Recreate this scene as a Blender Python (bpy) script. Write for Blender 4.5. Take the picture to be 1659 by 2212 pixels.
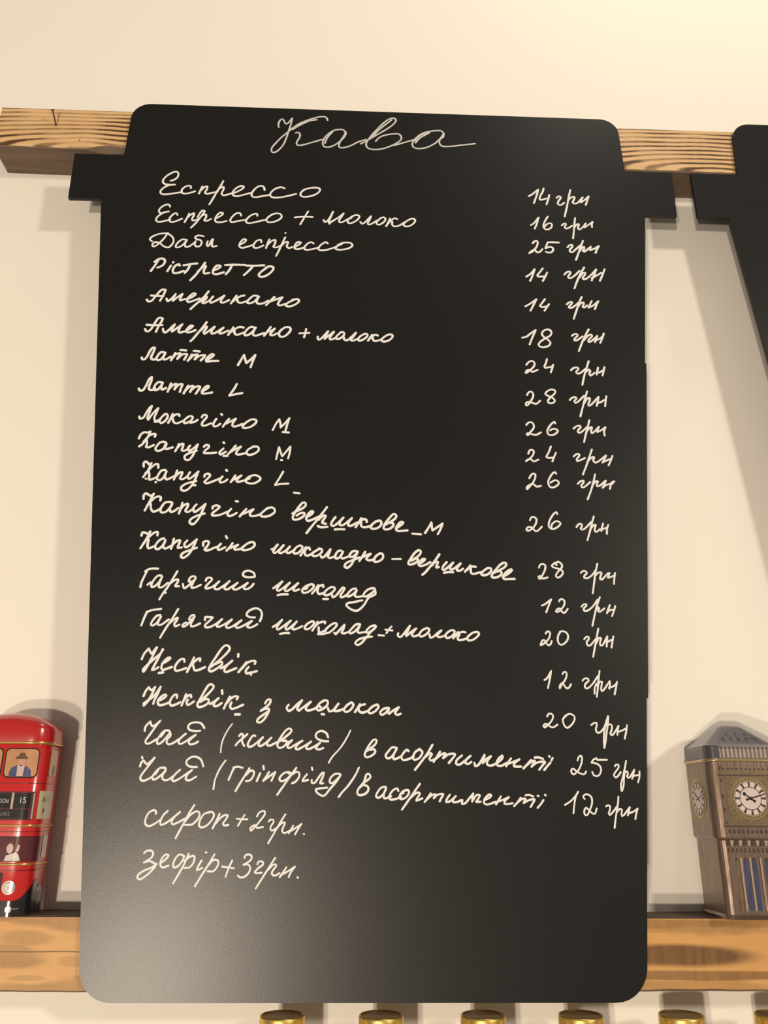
import bpy, bmesh, math, random
from mathutils import Vector, Matrix

random.seed(7)
for o in list(bpy.data.objects):
    bpy.data.objects.remove(o, do_unlink=True)
SC = bpy.context.scene
COL = SC.collection
Z0 = 1.70                       # height of the phone above the floor (m)
MM = 0.001

# ------------------------------------------------------------------ camera
yaw, pitch, roll = math.radians(1.9786), math.radians(19.7816), math.radians(0.3942)
fwd = Vector((math.sin(yaw)*math.cos(pitch), math.cos(yaw)*math.cos(pitch), math.sin(pitch)))
rgt = Vector((math.cos(yaw), -math.sin(yaw), 0))
upv = rgt.cross(fwd)
r2 = rgt*math.cos(roll) + upv*math.sin(roll)
u2 = upv*math.cos(roll) - rgt*math.sin(roll)
cd = bpy.data.cameras.new('camera')
cam = bpy.data.objects.new('camera', cd); COL.objects.link(cam)
m3 = Matrix((r2, u2, -fwd)).transposed()
cam.matrix_world = Matrix.Translation((0, 0, Z0)) @ m3.to_4x4()
cd.sensor_fit = 'VERTICAL'; cd.sensor_height = 36.0; cd.sensor_width = 27.0
cd.lens = 36.0*1790.0/2212.0
cd.clip_start = 0.01
SC.camera = cam

# ------------------------------------------------------------------ world, lamps, exposure
W = bpy.data.worlds.new('room_light'); SC.world = W; W.use_nodes = True
bg = W.node_tree.nodes['Background']
bg.inputs[0].default_value = (1.0, 0.86, 0.70, 1); bg.inputs[1].default_value = 0.20

def lamp(name, loc, power, radius, col=(1.0, 0.78, 0.52)):
    d = bpy.data.lights.new(name, 'POINT'); d.energy = power; d.shadow_soft_size = radius; d.color = col
    o = bpy.data.objects.new(name, d); COL.objects.link(o)
    o.location = (loc[0], loc[1], loc[2]+Z0)
    return o
lamp('counter_lamp', (-0.62, -1.52, -0.42), 80, 0.05, (1.0, 0.85, 0.67))
lamp('counter_lamp', (-0.70, -1.30, -0.78), 56, 0.05, (1.0, 0.85, 0.67))
lamp('room_lamp', (2.20, -1.75, 1.00), 135, 0.14, (1.0, 0.89, 0.73))
lamp('ceiling_lamp', (0.55, 0.43, 1.72), 22, 0.08, (1.0, 0.94, 0.80))
VS = SC.view_settings
VS.view_transform = 'Standard'; VS.look = 'None'; VS.exposure = 0.25; VS.gamma = 1.0
VS.use_curve_mapping = False

# ------------------------------------------------------------------ materials
MATS = {}
def mat(name, col, rough=0.5, metal=0.0, spec=0.5, coat=0.0, bump=None, var=None, trans=0.0, cscale=None):
    """Principled material; var=(scale, amount, stretch) varies the colour, bump=(scale, strength, stretch) the relief."""
    if name in MATS: return MATS[name]
    m = bpy.data.materials.new(name); m.use_nodes = True
    nt = m.node_tree; b = nt.nodes['Principled BSDF']
    b.inputs['Base Color'].default_value = (*col, 1); b.inputs['Roughness'].default_value = rough
    b.inputs['Metallic'].default_value = metal; b.inputs['Specular IOR Level'].default_value = spec
    b.inputs['Coat Weight'].default_value = coat; b.inputs['Coat Roughness'].default_value = 0.08
    b.inputs['Transmission Weight'].default_value = trans
    tc = nt.nodes.new('ShaderNodeTexCoord')
    def noise(scale, stretch, detail=4):
        mp = nt.nodes.new('ShaderNodeMapping'); mp.inputs['Scale'].default_value = stretch
        nt.links.new(tc.outputs['Object'], mp.inputs[0])
        n = nt.nodes.new('ShaderNodeTexNoise'); n.inputs['Scale'].default_value = scale; n.inputs['Detail'].default_value = detail
        nt.links.new(mp.outputs[0], n.inputs[0]); return n
    if var is None: var = (60, 0.08, (1, 1, 1))
    n = noise(var[0], var[2])
    mx = nt.nodes.new('ShaderNodeMix'); mx.data_type = 'RGBA'
    mx.inputs[6].default_value = (*[c*(1-var[1]) for c in col], 1)
    mx.inputs[7].default_value = (*[min(1, c*(1+var[1])) for c in col], 1)
    nt.links.new(n.outputs[0], mx.inputs[0]); nt.links.new(mx.outputs[2], b.inputs['Base Color'])
    if bump:
        n2 = noise(bump[0], bump[2], 2)
        bp = nt.nodes.new('ShaderNodeBump'); bp.inputs['Strength'].default_value = bump[1]; bp.inputs['Distance'].default_value = 0.0004
        nt.links.new(n2.outputs[0], bp.inputs['Height']); nt.links.new(bp.outputs[0], b.inputs['Normal'])
    MATS[name] = m
    return m

def wood(name, light, dark, centres, period, aspect, burn, seam=None, scorch=()):
    """Scorched softwood: rings drawn as flat ellipses round each centre (x, z) in metres, browned in patches."""
    m = bpy.data.materials.new(name); m.use_nodes = True
    nt = m.node_tree; L = nt.links; b = nt.nodes['Principled BSDF']
    b.inputs['Roughness'].default_value = 0.5; b.inputs['Specular IOR Level'].default_value = 0.35
    def N(t, **k):
        n = nt.nodes.new(t)
        for a, v in k.items(): setattr(n, a, v)
        return n
    def M(op, a, bb=None, cc=None):
        n = N('ShaderNodeMath', operation=op)
        for i, v in enumerate((a, bb, cc)):
            if v is None: continue
            if isinstance(v, (int, float)): n.inputs[i].default_value = v
            else: L.new(v, n.inputs[i])
        return n.outputs[0]
    tc = N('ShaderNodeTexCoord')
    def noise(sc, scale, detail=3):
        mp = N('ShaderNodeMapping'); mp.inputs['Scale'].default_value = sc; L.new(tc.outputs['Object'], mp.inputs[0])
        n = N('ShaderNodeTexNoise'); n.inputs['Scale'].default_value = scale; n.inputs['Detail'].default_value = detail
        L.new(mp.outputs[0], n.inputs[0]); return n.outputs[0]
    sep = N('ShaderNodeSeparateXYZ'); L.new(tc.outputs['Object'], sep.inputs[0])
    wob = M('MULTIPLY', M('SUBTRACT', noise((1, 1, 3), 9), 0.5), period*1.5)
    d = None
    for (cx, cz, ph) in centres:
        ex = M('DIVIDE', M('SUBTRACT', sep.outputs[0], cx), aspect)
        ez = M('SUBTRACT', sep.outputs[2], cz)
        r = M('ADD', M('SQRT', M('ADD', M('MULTIPLY', ex, ex), M('MULTIPLY', ez, ez))), ph)
        d = r if d is None else M('MINIMUM', d, r)
    s = M('SINE', M('MULTIPLY', M('ADD', d, wob), 2*math.pi/period))
    s = M('MULTIPLY_ADD', s, 0.5, 0.5)
    ramp = N('ShaderNodeValToRGB'); ramp.color_ramp.elements[0].position = 0.42; ramp.color_ramp.elements[1].position = 0.86
    L.new(s, ramp.inputs[0])
    patch = N('ShaderNodeValToRGB'); patch.color_ramp.elements[0].position = 0.36; patch.color_ramp.elements[1].position = 0.62
    L.new(noise((1.0, 1, 2.4), 13, 2), patch.inputs[0])
    streak = M('MULTIPLY_ADD', noise((1, 0.2, 0.12), 170, 2), 0.5, 0.72)
    k = M('MULTIPLY', M('MULTIPLY', ramp.outputs[0], M('MULTIPLY_ADD', patch.outputs[0], burn, 0.22)), streak)
    for (cx, cz, rx, rz, st) in scorch:                  # scorched patches, browned by the torch
        ex = M('DIVIDE', M('SUBTRACT', sep.outputs[0], cx), rx)
        ez = M('DIVIDE', M('SUBTRACT', M('ADD', sep.outputs[2], M('MULTIPLY', wob, 0.18)), cz), rz)
        q = M('SQRT', M('ADD', M('MULTIPLY', ex, ex), M('MULTIPLY', ez, ez)))
        g = N('ShaderNodeMapRange', interpolation_type='SMOOTHSTEP'); L.new(q, g.inputs[0])
        g.inputs[1].default_value = 1.25; g.inputs[2].default_value = 0.7; g.inputs[3].default_value = 0.0; g.inputs[4].default_value = st
        k = M('MAXIMUM', k, M('MULTIPLY', g.outputs[0], streak))
    if seam:
        z0, x1 = seam
        w2 = M('MULTIPLY', M('SUBTRACT', noise((1, 0, 0), 25, 2), 0.5), 0.0016)
        dz = M('ABSOLUTE', M('ADD', M('SUBTRACT', sep.outputs[2], z0), w2))
        on = M('MULTIPLY', M('LESS_THAN', dz, 0.00055), M('LESS_THAN', sep.outputs[0], x1))
        k = M('MAXIMUM', k, M('MULTIPLY', on, 0.75))
    mx = N('ShaderNodeMix', data_type='RGBA', clamp_factor=True)
    L.new(k, mx.inputs[0])
    base = N('ShaderNodeMix', data_type='RGBA')
    base.inputs[6].default_value = (*light, 1); base.inputs[7].default_value = (light[0]*0.80, light[1]*0.68, light[2]*0.52, 1)
    L.new(noise((1, 1, 7), 22, 4), base.inputs[0])
    L.new(base.outputs[2], mx.inputs[6]); mx.inputs[7].default_value = (*dark, 1)
    L.new(mx.outputs[2], b.inputs['Base Color'])
    bp = N('ShaderNodeBump'); bp.inputs['Strength'].default_value = 0.35; bp.inputs['Distance'].default_value = 0.0004
    L.new(noise((0.08, 1, 1), 700, 2), bp.inputs['Height']); L.new(bp.outputs[0], b.inputs['Normal'])
    MATS[name] = m
    return m

M_WALL = mat('cream_wall_paint', (0.83, 0.785, 0.72), 0.7, spec=0.25, bump=(220, 0.08, (1, 1, 1)), var=(3, 0.012, (1, 1, 1)))
M_BOARD = mat('black_board_paint', (0.0046, 0.0045, 0.0043), 0.335, spec=0.47, bump=(1700, 0.13, (0.5, 1, 1)), var=(40, 0.12, (1, 1, 1)))
M_EDGE = mat('black_board_edge', (0.010, 0.009, 0.008), 0.6)
M_INK = mat('white_marker_ink', (0.765, 0.755, 0.74), 0.6, spec=0.3, var=(350, 0.07, (1, 1, 1)))
M_INK_THIN = mat('thin_white_marker_ink', (0.55, 0.535, 0.515), 0.6, spec=0.3, var=(260, 0.25, (1, 1, 1)))
M_WOOD_TOP = wood('scorched_pine_fine_rings', (0.74, 0.515, 0.285), (0.10, 0.046, 0.018),
                  [(-0.300, 0.655, 0.0), (0.385, 0.6505, 0.0012)], 0.0056, 6.5, 0.95)
M_WOOD_LOW = wood('scorched_pine_wide_rings', (0.64, 0.375, 0.145), (0.10, 0.045, 0.018),
                  [(0.262, -0.1035, 0.0065), (-0.27, -0.104, 0.004)], 0.0225, 9.0, 0.22, seam=(-0.1015, -0.15),
                  scorch=[(0.252, -0.1037, 0.060, 0.0078, 0.88), (0.275, -0.1172, 0.110, 0.0034, 0.66), (0.235, -0.0812, 0.085, 0.0036, 0.55),
                          (0.36, -0.1240, 0.04, 0.0022, 0.30), (-0.243, -0.0925, 0.020, 0.0052, 0.34), (-0.250, -0.1075, 0.024, 0.0050, 0.42),
                          (-0.205, -0.1075, 0.012, 0.0040, 0.25), (-0.238, -0.1190, 0.014, 0.0020, 0.30), (-0.190, -0.1185, 0.016, 0.0030, 0.36), (-0.21, -0.0805, 0.05, 0.0022, 0.22)])
M_CHAR = mat('charred_wood', (0.15, 0.098, 0.064), 0.7, bump=(500, 0.6, (0.05, 1, 1)), var=(240, 0.55, (0.04, 1, 1)))
M_CHAR2 = mat('charred_wood_edge', (0.07, 0.042, 0.022), 0.7, bump=(500, 0.6, (0.05, 1, 1)), var=(300, 0.6, (0.04, 1, 1)))
M_RUST = mat('rusty_iron', (0.10, 0.045, 0.02), 0.6, metal=0.5)

# ------------------------------------------------------------------ mesh helpers
def V(x, y, z): return Vector((x*MM, y*MM, z*MM))
def link(name, bm, m, parent=None, smooth=False, mats=None):
    me = bpy.data.meshes.new(name)
    bmesh.ops.recalc_face_normals(bm, faces=bm.faces)
    bm.to_mesh(me); bm.free()
    for x in (mats or [m]): me.materials.append(x)
    if smooth:
        for p in me.polygons: p.use_smooth = True
    o = bpy.data.objects.new(name, me); COL.objects.link(o)
    if parent: o.parent = parent
    return o
def thing(name, label, cat, loc, group=None):
    o = bpy.data.objects.new(name, None); COL.objects.link(o)
    o.location = (loc[0]*MM, loc[1]*MM, loc[2]*MM + Z0)
    o.empty_display_size = 0.02
    o['label'] = label; o['category'] = cat
    if group: o['group'] = group
    return o
def tag(o, label, cat, group=None):
    o['label'] = label; o['category'] = cat
    if group: o['group'] = group
    return o
def box(bm, x0, x1, y0, y1, z0, z1):
    v = [bm.verts.new(V(x, y, z)) for x in (x0, x1) for y in (y0, y1) for z in (z0, z1)]
    for f in ((0, 1, 3, 2), (4, 6, 7, 5), (0, 4, 5, 1), (2, 3, 7, 6), (0, 2, 6, 4), (1, 5, 7, 3)):
        bm.faces.new([v[i] for i in f])
def lathe(bm, prof, n=40):
    rings = []
    for r, z in prof:
        rings.append([bm.verts.new(V(r*math.cos(2*math.pi*i/n), r*math.sin(2*math.pi*i/n), z)) for i in range(n)] if r > 0 else [bm.verts.new(V(0, 0, z))])
    for a, b in zip(rings, rings[1:]):
        for i in range(n):
            j = (i+1) % n
            if len(a) == 1 and len(b) == 1: continue
            if len(a) == 1: bm.faces.new((a[0], b[j], b[i]))
            elif len(b) == 1: bm.faces.new((a[i], a[j], b[0]))
            else: bm.faces.new((a[i], a[j], b[j], b[i]))
def rod(bm, p, q, r, n=10):
    d = (q-p).normalized(); s = d.orthogonal().normalized(); t = d.cross(s)
    A = [bm.verts.new(p+(s*math.cos(2*math.pi*i/n)+t*math.sin(2*math.pi*i/n))*r) for i in range(n)]
    B = [bm.verts.new(q+(s*math.cos(2*math.pi*i/n)+t*math.sin(2*math.pi*i/n))*r) for i in range(n)]
    for i in range(n): bm.faces.new((A[i], A[(i+1) % n], B[(i+1) % n], B[i]))
    bm.faces.new(A); bm.faces.new(B)

# ------------------------------------------------------------------ the setting
bm = bmesh.new(); box(bm, -2200, 2600, 744, 864, -1700, 1300)
w = link('wall_back', bm, M_WALL); w.location.z = Z0; w['kind'] = 'structure'

# ------------------------------------------------------------------ wooden battens on the wall
def batten(name, label, x0, x1, ztop, zbot, m, wane=None, ends=1.0):
    """Rough-sawn batten 40 mm deep, lofted along x with uneven edges; wane=(xa, xb, depth) is a bark edge."""
    bm = bmesh.new(); rings = []; n = int((x1-x0)/8)
    rnd = random.Random(len(name)*13+int(ztop))
    ph = [rnd.uniform(0, 6.28) for _ in range(6)]
    for i in range(n+1):
        x = x0+(x1-x0)*i/n
        wv = 0.5*math.sin(x*0.021+ph[0])+0.35*math.sin(x*0.057+ph[1])+0.2*math.sin(x*0.16+ph[2])
        w2 = 0.5*math.sin(x*0.017+ph[3])+0.35*math.sin(x*0.049+ph[4])+0.25*math.sin(x*0.19+ph[5])
        zt = ztop(x) if callable(ztop) else ztop
        zb = zbot(x) if callable(zbot) else zbot
        c = 1.3+0.5*w2; ct = 0.9+0.3*wv
        if wane and wane[0] < x < wane[1]:
            t = (x-wane[0])/(wane[1]-wane[0]); c += wane[2]*math.sin(math.pi*t)**0.8
        e = ends*(3.5*(rnd.random()-0.5)) if i == 0 else 0
        P = [(704, zt-ct+0.3*wv), (704+ct, zt+0.3*wv), (743.8, zt+0.3*wv), (743.8, zb+0.4*w2), (704+c*0.9, zb+0.4*w2), (704+c*0.15, zb+c+0.4*w2)]
        rings.append([bm.verts.new(V(x+(e if k in (2, 3) else 0)+(ends*3*math.sin(k*2.1) if i == 0 else 0), y, z)) for k, (y, z) in enumerate(P)])
    for a, b in zip(rings, rings[1:]):
        for k in range(6):
            f = bm.faces.new((a[k], a[(k+1) % 6], b[(k+1) % 6], b[k]))
            f.material_index = 0 if k == 5 else (2 if k in (0, 1) else 1)
    for r in (rings[0], rings[-1]):
        f = bm.faces.new(r); f.material_index = 1
    o = link(name, bm, None, mats=[m, M_CHAR, M_CHAR2]); o.location.z = Z0
    return tag(o, label, 'wood batten', 'scorched battens on the wall')
upper = batten('wall_batten', 'scorched pine batten with fine dark rings behind the tops of the black boards', -388, 1150,
               707.0, lambda x: 654.5-5.5*(x+388)/700 if x < 312 else 649.0, M_WOOD_TOP, wane=(-292, -246, 5.5))
lower = batten('wall_batten', 'scorched pine batten with broad brown rings that the tins stand on', -640, 1150,
               -77.1, -128.0, M_WOOD_LOW)
bm = bmesh.new(); rod(bm, V(-300.9, 703.7, 665.2), V(-300.9, 704.5, 665.2), 0.00075)
h = link('nail_hole', bm, M_RUST, upper)
nail = thing('nail', 'small bent rusty nail sticking out of the upper batten', 'nail', (-328.2, 704, 684.1))
bm = bmesh.new(); rod(bm, V(0, 3, -2), V(0, -7, 4), 0.00075); rod(bm, V(0, -7, 4), V(-0.6, -12.5, 8.4), 0.00075)
link('shank', bm, M_RUST, nail)
bm = bmesh.new(); rod(bm, V(-0.55, -12.1, 8.1), V(-0.65, -13.0, 8.8), 0.0019, 14)
link('head', bm, M_RUST, nail)

# ------------------------------------------------------------------ black boards cut like takeaway cups
def arc(cx, cz, r, a0, a1, n=8):
    return [(cx+r*math.cos(math.radians(a0+(a1-a0)*i/n)), cz+r*math.sin(math.radians(a0+(a1-a0)*i/n))) for i in range(n+1)]
def hw(z): return 213.3+(z-20)*(281.5-213.3)/702.0
def cup_outline():
    p = []
    p += arc(hw(27)-27.5, 27, 26, 270, 360)                                   # bottom right corner
    p += [(hw(225.5)-1.1, 225.5), (hw(225.5)+0.3, 225.6), (hw(546)+0.3, 546), (hw(546)-1.1, 546.1)]  # sleeve edge
    p += [(281.3, 722.3), (315, 722.3), (315.4, 779.3), (265, 779.3)]
    p += arc(243, 829.5, 20, 4, 90)
    p += arc(-243, 829.5, 20, 90, 176)
    p += [(-265, 779.3), (-316, 779.3), (-315.2, 722.3), (-281.7, 722.3)]
    p += arc(-hw(27)+26, 27, 26, 180, 270)
    return p
def cup_board(name, label, x, group):
    root = thing(name, label, 'menu board', (x, 700, -135.5), group)
    bm = bmesh.new(); p = cup_outline(); n = len(p)
    F = [bm.verts.new(V(a, 0, b)) for a, b in p]; Bk = [bm.verts.new(V(a, 3.9, b)) for a, b in p]
    bm.faces.new(F); bm.faces.new(Bk[::-1])
    for i in range(n):
        f = bm.faces.new((F[i], Bk[i], Bk[(i+1) % n], F[(i+1) % n])); f.material_index = 1
    link('panel', bm, None, root, mats=[M_BOARD, M_EDGE])
    return root
menu = cup_board('menu_board', 'black cup-shaped menu board covered in white handwriting', 14, 'cup-shaped boards')
side = cup_board('menu_board', 'black cup-shaped board beyond the menu, cut off by the picture edge', 666.5, 'cup-shaped boards')

# (kind, pen width in mm, strokes) - strokes are 'x z' pairs in tenths of a millimetre on the board face,
# measured from the board's axis and its bottom edge; one stroke per line
WRITING = [
('title_word', 1.87, '''
-1055 8232 -1060 8279 -1045 8328 -1019 8344 -1002 8320 -983 8283 -961 8289 -937 8323 -917 8362
-917 8362 -926 8285 -946 8189 -967 8093 -996 7998 -1040 7927 -1085 7891 -1115 7905 -1112 7956 -1074 8019 -1019 8097 -955 8169 -906 8228 -819 8303 -731 8351 -642 8388 -582 8398 -549 8384 -536 8350
-905 8209 -818 8280 -730 8332 -653 8354
-870 8163 -844 8172 -825 8146 -829 8099 -851 8051 -855 8013 -829 7995 -763 8013 -675 8049 -588 8084
-337 8186 -368 8227 -442 8223 -508 8179 -559 8110 -579 8040 -562 7991 -510 7986 -445 8021 -379 8089 -339 8157 -334 8196 -358 8138 -391 8070 -407 8013 -392 7984 -340 7988 -274 8018 -200 8069 -119 8104
-479 8195 -529 8117 -556 8035
-173 8045 -96 8101 8 8182 112 8263 180 8333 202 8382 180 8410 127 8394 59 8327 -8 8238 -67 8150 -111 8067 -113 8016 -80 7980 -5 7973 84 7996 180 8047 248 8106 260 8154 233 8191 173 8192 83 8170 23 8135 -14 8086
157 8388 52 8279 -22 8190 -67 8131
180 8037 278 8075 383 8118
718 8221 685 8258 579 8248 488 8212 413 8142 379 8074 390 8023 442 8005 532 8024 622 8084 683 8157 718 8221 711 8173 676 8138 670 8086 697 8049 772 8047 892 8067 1051 8096
561 8243 458 8178 405 8107
567 8228 465 8153 412 8081'''),
('word', 2.06, '''
-2133 7479 -2100 7493 -2068 7527 -2063 7571 -2080 7596 -2120 7587 -2173 7545 -2209 7493 -2211 7457 -2186 7432 -2134 7427 -2086 7430
-2086 7430 -2150 7419 -2204 7379 -2226 7339 -2214 7310 -2173 7302 -2101 7316 -2022 7333
-1919 7394 -1924 7418 -1955 7421 -1993 7394 -2011 7358 -1999 7325 -1958 7321 -1908 7337 -1873 7353
-1803 7419 -1817 7372 -1830 7326
-1821 7361 -1782 7409 -1752 7420 -1754 7382 -1771 7343 -1747 7327 -1697 7340 -1641 7358
-1593 7496 -1617 7430 -1656 7336 -1690 7249 -1714 7192
-1662 7343 -1616 7409 -1584 7417 -1585 7381 -1599 7338 -1580 7313 -1541 7323 -1496 7342
-1468 7350 -1418 7380 -1380 7415 -1381 7435 -1410 7438 -1455 7408 -1486 7357 -1477 7317 -1436 7307 -1380 7325 -1307 7352
-1160 7398 -1174 7440 -1215 7446 -1259 7408 -1290 7350 -1282 7310 -1241 7302 -1173 7319 -1099 7336
-954 7427 -995 7440 -1052 7416 -1095 7364 -1095 7322 -1057 7305 -989 7311 -909 7333 -832 7360
-751 7420 -784 7376 -782 7338 -742 7325 -667 7342 -605 7383 -587 7427 -619 7447 -682 7442 -740 7421 -768 7398'''),
('word', 1.97, '''
-2110 7149 -2122 7174 -2155 7172 -2198 7139 -2218 7096 -2196 7065 -2152 7080 -2116 7089
-2152 7080 -2185 7062 -2225 7019 -2236 6977 -2208 6958 -2153 6969 -2093 6990
-2025 7048 -2038 7071 -2066 7060 -2096 7017 -2104 6982 -2079 6960 -2035 6971 -1976 7004
-1909 7073 -1926 7016 -1946 6963
-1931 7009 -1890 7059 -1861 7077 -1861 7047 -1874 7005 -1861 6984 -1813 7007
-1820 7034 -1792 7098 -1770 7117 -1755 7109 -1777 7057 -1811 6993 -1846 6937 -1877 6897
-1823 6993 -1776 7050 -1738 7065 -1735 7030 -1749 6995 -1726 6986 -1683 7012
-1633 7020 -1584 7057 -1567 7085 -1593 7095 -1624 7062 -1641 7013 -1630 6979 -1584 6974 -1523 6992
-1381 7064 -1394 7094 -1433 7090 -1470 7047 -1487 7005 -1471 6980 -1416 6994 -1338 7013
-1216 7070 -1223 7095 -1268 7082 -1311 7039 -1328 6997 -1301 6974 -1234 6989 -1123 7025
-1069 7090 -1107 7053 -1122 7018 -1098 6994 -1047 7000 -992 7030 -968 7066 -984 7100 -1030 7105 -1075 7087'''),
('plus_sign', 1.89, '''
-834 7063 -749 7074 -652 7073
-700 7143 -732 7074 -774 6978'''),
('word', 1.98, '''
-538 7042 -526 7019 -498 7034 -471 7084 -444 7148
-444 7148 -465 7084 -484 7021 -477 6997
-480 7003 -441 7036 -385 7080 -335 7131
-335 7131 -357 7088 -379 7045 -372 7018 -338 7026 -293 7060
-237 7106 -276 7070 -292 7034 -275 7010 -235 7023 -190 7059 -173 7102 -202 7115 -242 7099 -259 7071
-161 7032 -143 7009 -109 7034 -53 7106
-53 7106 -69 7057 -86 7021 -74 7001 -35 7019 5 7052
51 7089 17 7053 5 7017 29 7002 68 7027 97 7070 79 7097 45 7086
143 7085 126 7036 103 6986
218 7078 195 7091 154 7062 122 7019
166 7044 168 7003 195 6987 246 7005 292 7042
350 7086 304 7049 281 7014 304 6991 350 7002 390 7038 402 7074 379 7090 338 7078'''),
('word', 1.92, '''
-2102 6828 -2132 6761 -2179 6695 -2222 6656 -2243 6671 -2221 6709 -2173 6700 -2129 6664 -2081 6650 -2045 6691 -2036 6740 -2061 6788 -2117 6819 -2190 6808 -2254 6773 -2273 6740 -2248 6716
-1912 6748 -1950 6751 -1993 6709 -2009 6663 -1982 6653 -1938 6687 -1903 6745
-1903 6745 -1919 6696 -1909 6664 -1870 6673 -1821 6723
-1815 6735 -1823 6699 -1803 6671 -1770 6677 -1753 6718 -1769 6750 -1803 6757 -1825 6780 -1794 6806 -1739 6796
-1694 6739 -1702 6703 -1690 6679 -1672 6704 -1658 6753 -1643 6767
-1643 6767 -1650 6713 -1643 6676 -1599 6686'''),
('word', 2.01, '''
-1363 6712 -1325 6741 -1313 6769 -1340 6773 -1369 6731 -1375 6690 -1347 6670 -1295 6685 -1236 6711
-1157 6747 -1165 6774 -1205 6761 -1233 6711 -1227 6679 -1187 6677 -1134 6707
-1078 6782 -1095 6724 -1106 6675
-1098 6711 -1050 6767 -1017 6776 -1021 6727 -1033 6694 -1005 6687 -953 6713
-920 6812 -947 6738 -977 6647 -1000 6585
-963 6697 -921 6750 -887 6756 -899 6707 -877 6683 -844 6697
-817 6698 -772 6736 -759 6756 -793 6759 -818 6718 -819 6682 -783 6674 -723 6697
-630 6749 -658 6764 -697 6738 -723 6692 -708 6670 -654 6675 -574 6702
-488 6754 -509 6769 -555 6735 -581 6690 -560 6670 -492 6677 -399 6716
-345 6751 -392 6724 -405 6692 -357 6682 -277 6701 -237 6738 -264 6770 -332 6767 -386 6736
-920 6868 -919 6865'''),
('word', 2.36, '''
-2166 6498 -2193 6430 -2226 6366
-2201 6474 -2161 6510 -2115 6512 -2098 6478 -2120 6432 -2164 6407
-2035 6435 -2064 6368
-2016 6477 -2017 6472
-1949 6438 -1957 6454 -1989 6437 -2011 6389 -2001 6350 -1961 6351 -1904 6376
-1847 6450 -1866 6393 -1891 6353
-1910 6443 -1845 6458 -1779 6468
-1701 6481 -1735 6414 -1782 6333 -1829 6269
-1765 6373 -1717 6430 -1691 6439 -1706 6383 -1697 6352 -1652 6361
-1614 6389 -1563 6419 -1545 6444 -1579 6451 -1609 6410 -1615 6362 -1578 6348 -1507 6374
-1433 6455 -1456 6399 -1486 6351
-1500 6461 -1407 6467 -1301 6468
-1227 6454 -1257 6406 -1307 6346
-1287 6460 -1207 6460 -1115 6469
-1086 6443 -1137 6394 -1161 6354 -1133 6331 -1075 6356 -1025 6414 -1027 6453 -1074 6455 -1106 6427'''),
('word', 2.22, '''
-2231 6033 -2215 6012 -2183 6022 -2150 6074 -2113 6133 -2088 6153 -2060 6150
-2060 6150 -2076 6089 -2102 6024
-2195 6082 -2140 6078 -2075 6077
-2042 6052 -2029 6023 -1996 6047 -1958 6106
-1958 6106 -1973 6061 -1978 6028
-1978 6028 -1938 6068 -1893 6108
-1893 6108 -1906 6069 -1908 6034 -1861 6051
-1839 6052 -1793 6079 -1763 6112 -1785 6120 -1820 6085 -1842 6045 -1825 6017 -1778 6035 -1721 6062
-1640 6148 -1674 6089 -1733 6017 -1773 5971 -1800 5936
-1717 6024 -1678 6070 -1652 6084 -1660 6058 -1688 6025 -1678 6008 -1626 6039 -1592 6088
-1592 6088 -1616 6046 -1608 6017 -1551 6048 -1484 6102
-1484 6102 -1508 6056 -1511 6024 -1478 6025 -1434 6052
-1364 6105 -1388 6060 -1412 6014
-1396 6040 -1336 6093 -1288 6110
-1356 6067 -1343 6032 -1310 6026 -1257 6047
-1151 6106 -1195 6111 -1231 6078 -1256 6038 -1239 6022 -1191 6040 -1145 6100
-1145 6100 -1164 6054 -1152 6022 -1103 6024 -1050 6058
-992 6104 -1028 6058 -1069 6006
-1033 6049 -980 6073 -915 6100
-915 6100 -945 6048 -955 6018 -933 6006 -884 6024
-804 6072 -852 6044 -878 6012 -845 5997 -786 6021 -749 6061 -766 6083 -815 6074'''),
('word', 2.26, '''
-2214 5703 -2203 5680 -2179 5678 -2154 5709 -2125 5775 -2102 5823 -2077 5833 -2057 5822
-2057 5822 -2066 5787 -2089 5734 -2107 5673
-2205 5750 -2142 5747 -2054 5750
-2044 5712 -2038 5685 -2018 5669 -1992 5691 -1957 5738 -1935 5762
-1935 5762 -1948 5729 -1959 5696 -1953 5681
-1955 5681 -1915 5716 -1863 5765
-1863 5765 -1883 5727 -1892 5689 -1879 5673 -1824 5689
-1816 5694 -1779 5725 -1761 5749 -1777 5755 -1803 5729 -1821 5696 -1807 5676 -1771 5683 -1733 5703
-1632 5795 -1667 5733 -1710 5666 -1745 5610 -1770 5579
-1684 5700 -1644 5743 -1624 5744 -1637 5711 -1651 5682 -1641 5664
-1641 5664 -1608 5693 -1551 5746
-1551 5746 -1576 5698 -1574 5670 -1546 5676 -1504 5705 -1466 5739
-1466 5739 -1492 5706 -1502 5682 -1482 5673 -1416 5708
-1370 5747 -1391 5704 -1414 5661
-1394 5692 -1345 5733 -1306 5753 -1273 5745
-1359 5709 -1353 5677 -1328 5664 -1269 5689
-1164 5748 -1201 5756 -1235 5727 -1259 5684 -1251 5659 -1212 5672 -1174 5715 -1156 5748
-1156 5748 -1174 5706 -1175 5668 -1151 5658 -1107 5675 -1068 5690
-1011 5762 -1037 5714 -1070 5660
-1033 5712 -997 5722 -971 5744
-971 5744 -998 5706 -1012 5678 -992 5666 -948 5689
-879 5756 -914 5723 -928 5689 -914 5657 -874 5660 -832 5702 -817 5740 -835 5764 -875 5759'''),
('plus_sign', 2.10, '''
-730 5698 -682 5701 -635 5706
-667 5749 -674 5702 -684 5655'''),
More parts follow.
